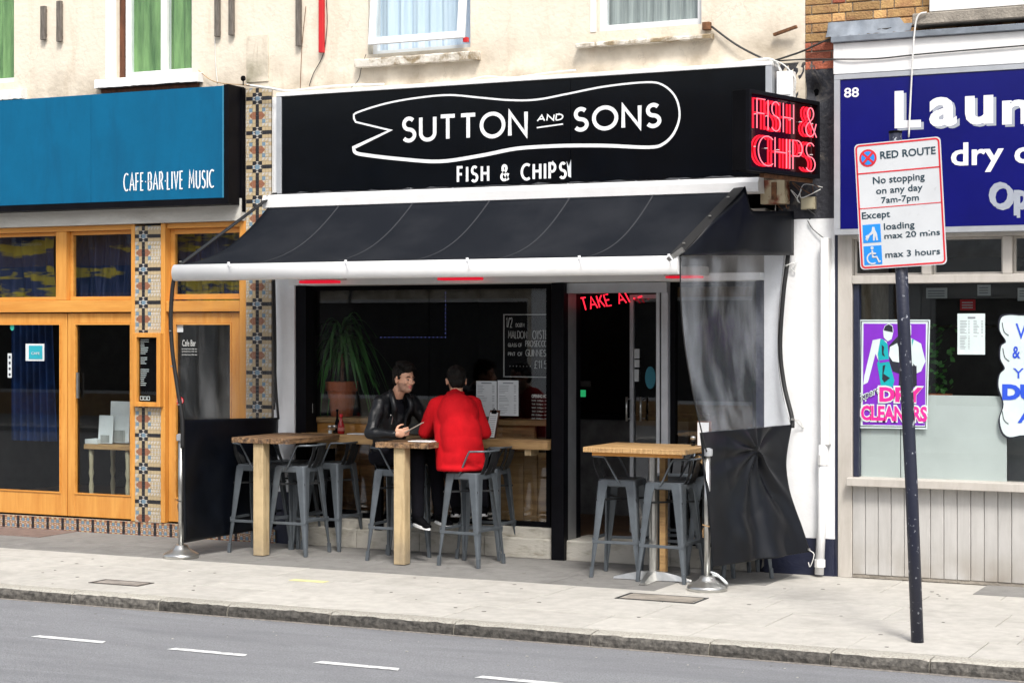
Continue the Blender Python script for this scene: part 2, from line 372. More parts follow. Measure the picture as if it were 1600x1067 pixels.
M['red_paint'] = plain('red_batten_paint', (.55,.015,.02), .5)
M['brown_frame'] = mat('brown_timber', (.13,.045,.02), .7, var=.3, scale=5, stretch=(6,6,1))
M['sign_white'] = dirty('sign_face', (.60,.62,.64), (.42,.43,.44), .4, streak=(6,6,6), thr=(.62,.8), bump=0)
M['sign_red'] = plain('sign_red', (.62,.02,.03), .5)
M['sign_blue'] = plain('sign_blue', (.01,.25,.75), .5)
M['sign_ink'] = plain('sign_ink', (.012,.04,.06), .5)
M['pole'] = mat('dark_painted_pole', (.014,.017,.035), .42, .0, scale=26, col2=(.32,.34,.38), thr=(.62,.66), bump=.15, bscale=50)
M['purple'] = plain('poster_purple', (.20,.02,.50), .5)
M['teal'] = plain('poster_teal', (.0,.36,.40), .5)
M['pink'] = plain('poster_pink', (.80,.02,.28), .5)
M['poster_white'] = plain('poster_white', (.62,.72,.72), .5)
M['blue_ink'] = plain('blue_ink', (.02,.08,.62), .5)
M['ketchup'] = plain('ketchup', (.30,.006,.006), .25)
M['frosted'] = mat('pale_green_panel', (.55,.575,.56), .35, var=.05, scale=1.5)
M['green'] = mat('green_curtain', (.21,.37,.13), .8, scale=2, stretch=(6,4,.8), col2=(.05,.14,.035), thr=(.35,.7))
M['net'] = mat('white_net_curtain', (.66,.74,.82), .8, scale=3, stretch=(12,4,.3), col2=(.46,.56,.70), thr=(.3,.75))
M['net_grey'] = mat('grey_net_curtain', (.42,.44,.43), .8, scale=3, stretch=(12,4,.4), col2=(.18,.2,.2), thr=(.3,.7))
M['cafe_cloth'] = mat('yellow_blue_drape', (.006,.012,.06), .7, scale=1.7, stretch=(.7,1,3.6), col2=(.26,.20,.01), thr=(.54,.60), detail=3)
M['blue_cloth'] = plain('blue_cloth', (.004,.045,.20), .7, var=.3, scale=3)
# ================================================================ SETTING: ground
def wall_holes(mb, x0, x1, z0, z1, holes, Y, t, mi=0):
    xs = sorted({x0, x1, *[h[0] for h in holes], *[h[1] for h in holes]}); zs = sorted({z0, z1, *[h[2] for h in holes], *[h[3] for h in holes]})
    xs = [x for x in xs if x0 <= x <= x1]; zs = [z for z in zs if z0 <= z <= z1]
    solid = lambda i, j: 0 <= i < len(xs)-1 and 0 <= j < len(zs)-1 and not any(h[0] <= (xs[i]+xs[i+1])/2 <= h[1] and h[2] <= (zs[j]+zs[j+1])/2 <= h[3] for h in holes)
    idx = {}
    n = len(mb.v)
    def vi(i, j, k):
        if (i, j, k) not in idx: idx[(i, j, k)] = len(mb.v); mb.v.append((xs[i], Y+k*t, zs[j]))
        return idx[(i, j, k)]
    for i in range(len(xs)-1):
        for j in range(len(zs)-1):
            if not solid(i, j): continue
            mb.f.append((vi(i,j,0), vi(i+1,j,0), vi(i+1,j+1,0), vi(i,j+1,0))); mb.m.append(mi)
            mb.f.append((vi(i,j,1), vi(i,j+1,1), vi(i+1,j+1,1), vi(i+1,j,1))); mb.m.append(mi)
            if not solid(i-1,j): mb.f.append((vi(i,j,0), vi(i,j+1,0), vi(i,j+1,1), vi(i,j,1))); mb.m.append(mi)
            if not solid(i+1,j): mb.f.append((vi(i+1,j,0), vi(i+1,j,1), vi(i+1,j+1,1), vi(i+1,j+1,0))); mb.m.append(mi)
            if not solid(i,j-1): mb.f.append((vi(i,j,0), vi(i,j,1), vi(i+1,j,1), vi(i+1,j,0))); mb.m.append(mi)
            if not solid(i,j+1): mb.f.append((vi(i,j+1,0), vi(i+1,j+1,0), vi(i+1,j+1,1), vi(i,j+1,1))); mb.m.append(mi)
def frame(mb, x0, x1, z0, z1, w, Y, t, mi=0):
    """four members round an opening, butted"""
    mb.box(x0, x0+w, Y, Y+t, z0, z1, mi); mb.box(x1-w, x1, Y, Y+t, z0, z1, mi)
    mb.box(x0+w, x1-w, Y, Y+t, z0, z0+w, mi); mb.box(x0+w, x1-w, Y, Y+t, z1-w, z1, mi)

KERB_Y = -3.42; ROAD_Z = -0.085
b = MB(); b.box(-45, 30, -40, 40, -.6, -.3); tag(b.build('ground', M['asphalt']), kind='structure')
b = MB(); b.box(-45, 30, -15.0, KERB_Y-.004, -.25, ROAD_Z); road = tag(b.build('road', M['asphalt']), kind='structure')
for i, px in enumerate([(38,157),(255,385),(484,627),(743,890)]):
    y0 = {0:997,1:1016,2:1037,3:1058}[i]
    a = G(px[0], y0, ROAD_Z).x; c = G(px[1], y0+9, ROAD_Z).x
    b = MB(); b.v = []
    b.add([(a,-4.742,ROAD_Z+.004),(c,-4.742,ROAD_Z+.004),(c-.03,-4.668,ROAD_Z+.004),(a+.02,-4.668,ROAD_Z+.004)], [(0,1,2,3)])
    b.build('lane_dash', M['road_paint'], road, fix=False)
for k in range(-4, 5):
    if -1 < k < 0: continue
    for a in ([-9.9-1.15*(k+5)] if k < 0 else [-3.86+1.15*k]):
        b = MB(); b.add([(a,-4.742,ROAD_Z+.004),(a+.6,-4.742,ROAD_Z+.004),(a+.57,-4.668,ROAD_Z+.004),(a+.02,-4.668,ROAD_Z+.004)], [(0,1,2,3)])
        b.build('lane_dash', M['road_paint'], road, fix=False)
b = MB(); random.seed(3)
for k in range(110):
    x = random.uniform(-13, 0); y = KERB_Y-.03-abs(random.gauss(0, .55)); r = random.uniform(.004, .012)*random.random()**.5
    if random.random() < .25: x = random.uniform(-13,0); y = random.uniform(-8, -3.6)
    a0 = random.uniform(0, 3.14); q = r*random.uniform(.3,.7)
    P = [Vector((x,y,ROAD_Z+.002))+Vector((math.cos(a0)*u*r-math.sin(a0)*v*q, math.sin(a0)*u*r+math.cos(a0)*v*q, 0)) for u, v in ((-1,-1),(1,-1),(1,1),(-1,1))]
    b.add(P+[p+Vector((0,0,.003)) for p in P], [(4,5,6,7),(0,1,5,4),(1,2,6,5),(2,3,7,6),(3,0,4,7)], k % 3 == 0)
tag(b.build('road_litter', [M['slab'], M['slab_dark']]), 'scattered pale chips and litter specks along the gutter of the road', kind='stuff')
b = MB(); b.box(-45, 30, KERB_Y+.17, 4.5, -.25, -.012)
pave = tag(b.build('pavement', M['joint']), kind='structure')
# paving slabs (rows run along the street)
rows = [(-3.25+.003, -2.65), (-2.65, -2.02), (-2.02, -1.42), (-1.42, -.78), (-.78, -.02)]
random.seed(5)
for r, (y0, y1) in enumerate(rows):
    x = -14.6+random.uniform(0, .5)+r*.31
    while x < 1.5:
        w = random.choice([.76, .9, .9, 1.05])
        dark = (y0 > -1.5 and x+w < -5.1+(1.0 if y0 > -.8 else 0))  # dark rows: forecourt paving plus soft shade near the wall, put into the colour
        b = MB(); g = .003
        dz = random.uniform(-.0012, .0012)
        b.box(x+g, x+w-g, y0+g, y1-g, -.03, dz)
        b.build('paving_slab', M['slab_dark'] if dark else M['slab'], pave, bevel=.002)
        x += w
b = MB(); random.seed(17)
for k in range(75):
    x = random.uniform(-12.5,-1); y = random.uniform(-3.2,-.4); r = random.uniform(.009,.02)
    pts_ = [(x+r*random.uniform(.75,1.1)*math.cos(q*.7854), y+r*random.uniform(.75,1.1)*math.sin(q*.7854)) for q in range(8)]
    b.add([(p[0],p[1],.0015) for p in pts_]+[(p[0],p[1],.0032) for p in pts_], [tuple(range(8,16))]+[(q,(q+1)%8,(q+1)%8+8,q+8) for q in range(8)])
tag(b.build('trodden_gum', plain('old_gum', (.19,.18,.165), .8)), 'dark spots of trodden chewing gum on the pavement', kind='stuff')
# kerb stones
kerb = tag(empty('kerb', (0, KERB_Y, 0)), kind='structure')
cuts = [-14.6,-13.3,-12.1,-10.9]+[G(px, y, 0).x for px, y in ((108,926),(242,937),(352,945),(514,957),(708,972),(923,988),(1110,1002),(1300,1016),(1455,1028))]+[-1.2,-.2,.9,2.0]
random.seed(8)
for i in range(len(cuts)-1):
    x0, x1 = cuts[i]+.005, cuts[i+1]-.005; n = 14; rr = .028
    prof = [(.155, -.0), (.08, .0), (.035, .0), (.013, -.010), (.003, -.030), (-.002, -.055), (0, ROAD_Z-.05)]
    vs = []; fs = []; mi = []
    for k in range(n+1):
        x = x0+(x1-x0)*k/n; e = .007 if k in (0, n) else 0
        for j, (yy, zz) in enumerate(prof):
            w = random.gauss(0, .0022) if j in (2,3,4,5) else 0
            vs.append((x, yy+w+e, zz+(w if j in (2,3) else 0)-e*(j<5)*.5))
    m = len(prof); b = MB()
    top = [(k*m+j, (k+1)*m+j, (k+1)*m+j+1, k*m+j+1) for k in range(n) for j in range(3)]
    face = [(k*m+j, (k+1)*m+j, (k+1)*m+j+1, k*m+j+1) for k in range(n) for j in range(3, m-1)]
    back = [(k*m+m-1, (k+1)*m+m-1, (k+1)*m, k*m) for k in range(n)]
    ends = [tuple(range(m)), tuple(reversed([n*m+j for j in range(m)]))]
    b.add(vs, top, 0)
    b.f += face+back+ends; b.m += [1]*len(face)+[0]*n+[0,0]
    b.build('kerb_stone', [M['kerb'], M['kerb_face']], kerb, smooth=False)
# gutter dust band
b = MB(); b.add([(-14,KERB_Y-.05,ROAD_Z+.002),(1,KERB_Y-.05,ROAD_Z+.002),(1,KERB_Y-.002,ROAD_Z+.002),(-14,KERB_Y-.002,ROAD_Z+.002)], [(0,1,2,3)])
b.build('gutter_grit', mat('gutter_grit', (.30,.27,.235), .95, scale=40, col2=(.16,.15,.14), thr=(.4,.6), bump=.5), road, fix=False)
# covers let into the pavement
def cover(pts, label, rim=True, m='iron', h=.004):
    P = [G(*p) for p in pts]; xs = [p.x for p in P]; ys = [p.y for p in P]
    x0, x1, y0, y1 = min(xs), max(xs), min(ys), max(ys)
    t = thing('utility_cover', label, 'manhole cover', ((x0+x1)/2, (y0+y1)/2, .0))
    hx, hy = (x1-x0)/2, (y1-y0)/2
    a = MB(); a.box(-hx+.035, hx-.035, -hy+.03, hy-.03, -.01, h+.001); a.build('cover_plate', M[m], t)
    a = MB(); a.box(-hx, hx, -hy, -hy+.018, -.01, h); a.box(-hx, hx, hy-.018, hy, -.01, h); a.box(-hx, -hx+.018, -hy+.018, hy-.018, -.01, h); a.box(hx-.018, hx, -hy+.018, hy-.018, -.01, h)
    a.build('cover_rim', M['gun_dark'], t)
cover([(165,905),(215,916)], 'small rusty rectangular cover in the pavement near the left lamp-less kerb'.replace(' lamp-less',''), m='iron')
cover([(985,926),(1085,943)], 'wide pinkish utility cover in the pavement in front of the right steel post', m='concrete')
b = MB(); P = [G(472,907),(0)][0]; b.box(P.x-.1, P.x+.22, P.y-.04, P.y+.05, .0015, .0045)
tag(b.build('paint_mark', plain('faded_yellow_paint', (.62,.58,.30), .9)), 'faded yellow paint mark on the pavement near the middle', 'paint mark')
a = G(0,840); c = G(150,826)
b = MB(); b.box(a.x-.7, c.x, -.62, -.02, .0, .006); tag(b.build('door_mat', plain('red_brown_tiles', (.19,.135,.115), .85, var=.15, scale=12, bump=.5)), 'flat reddish brown doorway slab at the foot of the cafe doors', 'doormat')
a = G(1520,925)
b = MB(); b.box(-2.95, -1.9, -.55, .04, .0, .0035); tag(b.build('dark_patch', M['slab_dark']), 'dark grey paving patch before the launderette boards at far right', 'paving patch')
# ================================================================ UPPER CREAM BUILDING
WY = 0.0
bld = thing('rendered_terrace', 'cream rendered terrace building above the fish and chip shop with four sash openings', 'building', (0,0,0))
XR = W(1258, 20, 0).x; XL = -14.6; ZT = 7.4
def hole(px0, px1, pyb): return (W(px0, 50, 0).x, W(px1, 50, 0).x, W((px0+px1)/2, pyb, 0).z, 6.4)
H0 = (W(-70,50,0).x, W(22,50,0).x, W(0,130,0).z, 6.4)
H1 = hole(182, 300, 118); H2 = hole(575, 735, 80); H3 = hole(932, 1096, 44)
ZB = 3.2
b = MB(); wall_holes(b, XL, XR, ZB, ZT, [H0,H1,H2,H3], 0, .28); b.build('wall', M['render'], bld)
def sill(p0, p1, par, t=.09, mt='sill', name='window_sill'):
    a = W(*p0, -t); c = W(*p1, -t)
    s = MB(); n = 26; vs = []; random.seed(int(p0[0]))
    for k in range(n+1):
        x = a.x+(c.x-a.x)*k/n; j = lambda q: random.uniform(-q, q)
        vs += [(x, -t+j(.004), c.z+j(.004)), (x, -t+j(.004), a.z-.012+j(.005)), (x, -t+.012, a.z+j(.003)), (x, .06, a.z+.02), (x, .06, c.z)]
    fs = [(k*5+j, (k+1)*5+j, (k+1)*5+(j+1)%5, k*5+(j+1)%5) for k in range(n) for j in range(5)]+[(0,1,2,3,4), tuple(n*5+j for j in (4,3,2,1,0))]
    s.add(vs, fs); return s.build(name, M[mt], par)
def casement(par, hx, mtcurt, nm=1, w=.055, label=None, brown=0, splits=(.5,), fold=7):
    x0, x1, z0, z1 = hx
    f = MB(); frame(f, x0+brown, x1, z0, z1, w, .07, .07)
    root = f.build('window', M['upvc'], par, bevel=.003)
    xs = [x0+brown+w]+[x0+brown+(x1-x0-brown)*s for s in splits]+[x1-w]
    for i in range(1, len(xs)-1):
        m = MB(); m.box(xs[i]-.035, xs[i]+.035, .065, .14, z0+w, z1-w); m.build('mullion', M['upvc'], root)
    for i in range(len(xs)-1):
        g = MB(); a = xs[i]+(.035 if i else 0); c = xs[i+1]-(.035 if i < len(xs)-2 else 0)
        g.box(a, c, .10, .106, z0+w, z1-w); g.build('pane', M['glass'], root)
    c = MB(); n = 90; vs = []
    for k in range(n+1):
        x = x0+(x1-x0)*k/n; y = .145+.012*math.sin(k/n*fold*6.28)+.006*math.sin(k*.9+2)
        vs += [(x, y, z0-.02), (x, y*.98, z1)]
    c.add(vs, [(2*k, 2*k+2, 2*k+3, 2*k+1) for k in range(n)]); c.build('curtain', mtcurt, root, smooth=True, fix=False)
    return root
casement(bld, H0, M['green'], splits=(), w=.055)
casement(bld, H1, M['green'], brown=.055, splits=(.55,))
b = MB(); b.box(H1[0], H1[0]+.05, .05, .13, H1[2], H1[3]); b.build('brown_jamb', M['brown_frame'], bld)
b = MB(); b.box(W(166,50,0).x, H1[0]-.002, -.012, .02, H1[2]-.0, H1[3]); b.build('painted_reveal', M['white'], bld)
b = MB(); b.box(W(923,50,0).x, H3[0]-.001, -.008, .02, H3[2]+.0, H3[3]); b.build('painted_reveal', M['white'], bld)
# dark interior behind the openings
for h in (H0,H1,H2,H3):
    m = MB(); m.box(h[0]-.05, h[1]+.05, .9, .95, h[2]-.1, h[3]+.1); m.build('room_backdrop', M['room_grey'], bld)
# W2: tilted casement (bottom pushed out)
x0, x1, z0, z1 = H2
f = MB(); frame(f, x0, x1, z0, z1, .045, .09, .06); w2 = f.build('window', M['upvc'], bld)
sash = empty('sash', (0,0,0)); sash.parent = w2
sw0 = W(576, 50, -.12).x; sw1 = W(724, 50, -.12).x
f = MB(); zb = W(650, 65, -.12).z
def tilt(mb):   # lean the bottom outward about the sash top
    ca = math.radians(6.5); out = []
    for (x, y, z) in mb.v:
        dz = z-6.0; out.append((x, y+dz*math.tan(ca), z))
    mb.v = out; return mb
frame(f, sw0, sw1, zb, 6.0, .062, .03, .05); tilt(f).build('sash_frame', M['upvc'], w2, bevel=.003)
g = MB(); g.box(sw0+.06, sw1-.06, .05, .056, zb+.06, 5.94); tilt(g).build('pane', M['glass'], w2)
COL.objects.unlink(sash); bpy.data.objects.remove(sash)
c = MB(); vs = []; n = 80
for k in range(n+1):
    x = x0+(x1-x0)*k/n; y = .2+.02*math.sin(k*.55)+.01*math.sin(k*1.3); vs += [(x,y,z0),(x,y,z1)]
c.add(vs, [(2*k,2*k+2,2*k+3,2*k+1) for k in range(n)]); c.build('curtain', M['net'], w2, smooth=True, fix=False)
f = MB(); p = W(728,62,-.1); f.box(p.x-.03, p.x+.01, -.1, -.06, p.z-.02, p.z+.02); f.build('red_stay', M['red_paint'], w2)
f = MB(); p = W(655,75,.02); f.box(x0, x1, .02, .09, z0-.10, z0+.0); f.build('sub_sill', M['sill'], w2)
w3 = casement(bld, H3, M['net_grey'], splits=(), w=.06)
f = MB(); f.box(H3[0], H3[1], .01, .07, H3[2]-.06, H3[2]); f.build('sub_sill', M['sill'], w3)
for k in range(1, 9):   # leaded grid behind the pane
    x = H3[0]+(H3[1]-H3[0])*k/9; f = MB(); f.box(x-.003, x+.003, .108, .112, H3[2]+.06, 6.3); f.build('lead_came', M['net_grey'], w3)
sill((-60,146), (33,154), bld, mt='white'); sill((147,125), (309,127), bld, mt='white'); sill((553,93), (744,92), bld); sill((898,68), (1110,59), bld)
# dark board put in for the hollow shadow under sill 1
b = MB(); b.R(158, 140, 309, 136, -.03, .03); b.build('sill_shadow_board', M['brown_frame'], bld)
# hanging battens on the cream wall
for i, (px, y0, y1, mt, lb) in enumerate([(66,10,62,'batten','short weathered grey batten on the cream wall, leftmost of a pair'),
        (91,2,65,'batten','short weathered grey batten with rust spots, right of the leftmost pair'),
        (338,-20,57,'batten','grey batten hanging beside the second upper window, left one'),
        (360,-20,55,'batten','grey batten hanging beside the second upper window, right one'),
        (465,-20,72,'batten','grey batten hanging left of the red one'),
        (501,-20,82,'red_paint','bright red batten hanging on the cream wall')]):
    a = W(px-3.5, y0, -.05); c = W(px+3.5, y1, -.05)
    t = thing('wall_batten', lb, 'batten', (a.x, 0, c.z), group='battens fixed to the cream wall')
    m = MB(); m.box(0, c.x-a.x, -.05, -.012, 0, a.z-c.z); m.build('strip', M[mt], t, bevel=.003)
    m = MB(); m.box(.008, c.x-a.x-.008, -.012, .0, .03, .06); m.box(.008, c.x-a.x-.008, -.012, .0, a.z-c.z-.06, a.z-c.z-.03); m.build('spacer', M['rust'], t)
# cracked access patch
b = MB(); b.R(385, 57, 419, 127, -.012, .012); b.build('patch_panel', dirty('patch_render', (.68,.61,.50), (.35,.28,.2), .8, thr=(.55,.8), grime=(4.35,4.6,(.13,.12,.06))), bld)
# ================================================================ CAFE
cafe = thing('cafe_shopfront', 'orange pine shopfront of the cafe with glazed doors and tiled pillars', 'shopfront', (0,0,0))
ZT1 = 3.0; ZD = W(100,488,0).z; ZB0 = .135
# tile pattern helper
def tilepanel(name, x0, x1, z0, z1, Y, cell, centre, zc, par, pal, band=False):
    m = MB(); g = cell*.035
    ni = int((x1-x0)/cell)+3; nj = int((z1-z0)/cell)+3
    i0 = int(math.floor((x0-centre)/cell-.5)); j0 = int(math.floor((z0-zc)/cell-.5))
    def put(ax, bx, az, bz, mi, tri=None):
        ax, bx, az, bz = max(ax,x0), min(bx,x1), max(az,z0), min(bz,z1)
        if bx-ax < .004 or bz-az < .004: return
        yy = Y-.0015*random.random()
        if tri is None: m.box(ax, bx, yy, Y+.01, az, bz, mi)
    def tri4(ax, bx, az, bz, cN, cE, cS, cW):
        if ax < x0-1e-6 or bx > x1+1e-6 or az < z0-1e-6 or bz > z1+1e-6:
            put(ax, bx, az, bz, cN); return
        cx, cz = (ax+bx)/2, (az+bz)/2; y = Y-.001
        for (p, q, c_) in (((ax,bz),(bx,bz),cN),((bx,bz),(bx,az),cE),((bx,az),(ax,az),cS),((ax,az),(ax,bz),cW)):
            m.add([(p[0],y,p[1]),(cx,y,cz),(q[0],y,q[1])], [(0,1,2)], c_)
    K, B, C, Wh, Br = 0, 1, 2, 3, 4
    for i in range(i0, i0+ni):
        for j in range(j0, j0+nj):
            ax = centre+(i-.5)*cell; az = zc+(j-.5)*cell; bx = ax+cell; bz = az+cell
            ii = ((i+4) % 9)-4 if not band else ((i+3) % 6)-3; jj = ((j+4) % 9)-4
            I, J = abs(ii), abs(jj)
            ax += g; az += g; bx -= g; bz -= g
            if band:
                if ii == -3: put(ax,bx,az,bz,K)
                elif (I+J) % 2 == 0: tri4(ax,bx,az,bz,Br,Wh,Br,C) if I != 1 else put(ax,bx,az,bz,B)
                else: tri4(ax,bx,az,bz,C,Br,Wh,Br)
                continue
            if I == 0 and J == 0: put(ax-.15*cell,bx+.15*cell,az-.15*cell,bz+.15*cell,B)
            elif J == 0 and I == 1: tri4(ax,bx,az,bz,Wh,K,Wh,B)
            elif J == 0: put(ax,bx,az,bz,K)
            elif I == 0 and J == 1: tri4(ax,bx,az,bz,Wh,K,Wh,K)
            elif I == 0: put(ax,bx,az,bz,K)
            elif J == 1 and I == 1: put(ax,bx,az,bz,K)
            elif J == 1: put(ax,bx,az,bz,C)
            elif J == 3 and I == 2: put(ax,bx,az,bz,B)
            elif J == 2 and I == 1: put(ax,bx,az,bz,C)
            elif J == 2: tri4(ax,bx,az,bz,Wh,C,C,Wh)
            elif J == 3 and I == 1: put(ax,bx,az,bz,C)
            elif J == 3: tri4(ax,bx,az,bz,C,Wh,C,Wh)
            elif J == 4 and I == 1: put(ax,bx,az,bz,Br)
            elif J == 4 and I == 2:
                cE = (ii > 0) == (I == 1); tri4(ax,bx,az,bz,Br if jj > 0 else Wh, Br if cE else C, Wh if jj > 0 else Br, C if cE else Br)
            else: tri4(ax,bx,az,bz,Wh,C,Wh,C)
    m.box(x0, x1, Y+.004, Y+.05, z0, z1, 5)
    o = m.build(name, pal, par, fix=False); o['kind'] = 'stuff'; return o
PAL = [plain('black_tile', (.025,.025,.03), .35), plain('blue_tile', (.17,.26,.34), .35), plain('buff_tile', (.47,.37,.225), .4), plain('white_tile', (.54,.50,.44), .35), plain('brown_tile', (.30,.13,.075), .4), plain('tile_grout', (.33,.29,.24), .9)]
cell = .0355
xa, xb = W(211,600,-.03).x, W(251,600,-.03).x
tilepanel('tile_pillar', xa, xb, .126, ZT1-.02, -.03, cell, W(224,600,-.03).x, W(225,421,-.03).z, cafe, PAL)
xa2, xb2 = W(384,600,-.03).x, W(424,600,-.03).x
tilepanel('tile_pillar', xa2, xb2, .126, W(400,138,-.03).z, -.03, cell, W(402,600,-.03).x, W(402,582,-.03).z, cafe, PAL)
tilepanel('tile_plinth', -14.2, W(430,840,-.04).x, 0.0, .125, -.045, .031, W(110,820,-.04).x, .06, cafe, PAL, band=True)
# pine framing
def pine(name, *a, mt='pine', par=cafe, bev=.004):
    m = MB(); m.box(*a); return m.build(name, M[mt], par, bevel=bev)
X = lambda px, Y=0: W(px, 500, Y).x
pine('post', X(205,-.03), xa-.002, -.035, .14, .13, ZT1)
pine('post', xb+.002, X(258,-.03), -.035, .14, .13, ZT1)
pine('post', X(374,-.02), xa2-.003, -.02, .14, .13, ZT1)
pine('head_rail', X(-70), X(205,-.03)-.002, -.01, .12, ZT1-.05, ZT1, mt='pine_h')
pine('head_rail', X(258,-.03)+.002, X(374,-.02)-.002, -.01, .12, ZT1-.05, ZT1, mt='pine_h')
pine('transom_rail', X(-70), X(205,-.03)-.002, -.02, .12, ZD, W(50,470,0).z, mt='pine_h')
pine('transom_rail', X(258,-.03)+.002, X(374,-.02)-.002, -.02, .12, ZD, W(320,470,0).z, mt='pine_h')
zt0 = W(50,470,0).z+.002; zt1 = ZT1-.052
pine('mullion', X(87,-.01), X(97,-.01)+.05, -.01, .12, zt0, zt1)
def cafe_window(x0, x1, z0, z1, w, cloth, Y=.05):
    f = MB(); frame(f, x0, x1, z0, z1, w, Y, .05); r = f.build('transom_window', M['pine_h'], cafe, bevel=.003)
    g = MB(); g.box(x0+w, x1-w, Y+.02, Y+.026, z0+w, z1-w); g.build('pane', M['glass'], r); return r
mx0, mx1 = X(87,-.01), X(97,-.01)+.05
cafe_window(X(-60), mx0-.002, zt0, zt1, .035, True); cafe_window(mx1+.002, X(205,-.03)-.002, zt0, zt1, .035, True)
cafe_window(X(258,-.03)+.002, X(374,-.02)-.002, zt0, zt1, .05, True)
def cafe_door(x0, x1, wl, wr, zb=.14, rail=.22, name='door', handle=True):
    z1 = ZD-.01; Y = .02
    f = MB(); f.box(x0, x0+wl, Y, Y+.05, zb, z1); f.box(x1-wr, x1, Y, Y+.05, zb, z1)
    f.box(x0+wl, x1-wr, Y, Y+.05, z1-.10, z1); f.box(x0+wl, x1-wr, Y, Y+.05, zb, zb+rail)
    r = f.build(name, M['pine'], cafe, bevel=.003)
    g = MB(); g.box(x0+wl, x1-wr, Y+.022, Y+.028, zb+rail, z1-.10); g.build('pane', M['glass'], r)
    g = MB(); a = .014; frame(g, x0+wl, x1-wr, zb+rail, z1-.10, a, Y-.008, .03); g.build('beading', M['pine_h'], r)
    return r
d0 = cafe_door(X(-70), X(103)-.003, .1, .075); d1 = cafe_door(X(104), X(205,-.03)-.004, .085, .03)
d2 = cafe_door(X(258,-.03)+.004, X(374,-.02)-.004, .075, .11)
m = MB(); m.R(119, 582, 122, 622, .0, .02); m.build('door_pull', M['chrome'], d1)
# lintel board, blue fascia box
b = MB(); a = W(-70,335,-.08); c = W(376,352,-.08); b.box(a.x, c.x, -.08, .1, ZT1+.003, 3.21); b.build('lintel_board', M['lintel'], cafe)
fas = thing('blue_fascia', 'long blue cafe fascia board with black edge and white hand lettering', 'shop sign', (0,0,0))
FY = -.26; xe = W(350,200,FY).x; zt = W(350,134,FY).z; zb = W(350,309,FY).z
xq = W(142,200,FY).x
b = MB(); b.box(-14.6, xq-.0015, FY, FY+.03, zb, zt); b.build('panel', M['blue'], fas, bevel=.0015)
b = MB(); b.box(xq+.0015, xe, FY, FY+.03, zb, zt); b.build('panel', M['blue'], fas, bevel=.0015)
b = MB(); b.box(xe+.002, xe+.05, FY-.004, .0, zb-.06, zt+.01); b.build('end_board', M['black'], fas)
b = MB(); b.box(-14.6, xe, FY-.002, 0, zb-.06, zb-.002); b.build('bottom_board', M['black'], fas)
b = MB(); b.box(-14.6, xe, FY+.032, 0, zt-.02, zt-.002); b.build('top_board', M['black'], fas)
b = MB(); b.box(xe-.016, xe-.001, FY-.005, FY-.001, zb, zt); b.build('edge_strip', M['blue_edge'], fas)
b = MB(); b.box(xe+.052, W(383,200,-.01).x, -.06, .0, zb-.12, zt-.0); b.build('black_return', M['black'], fas)
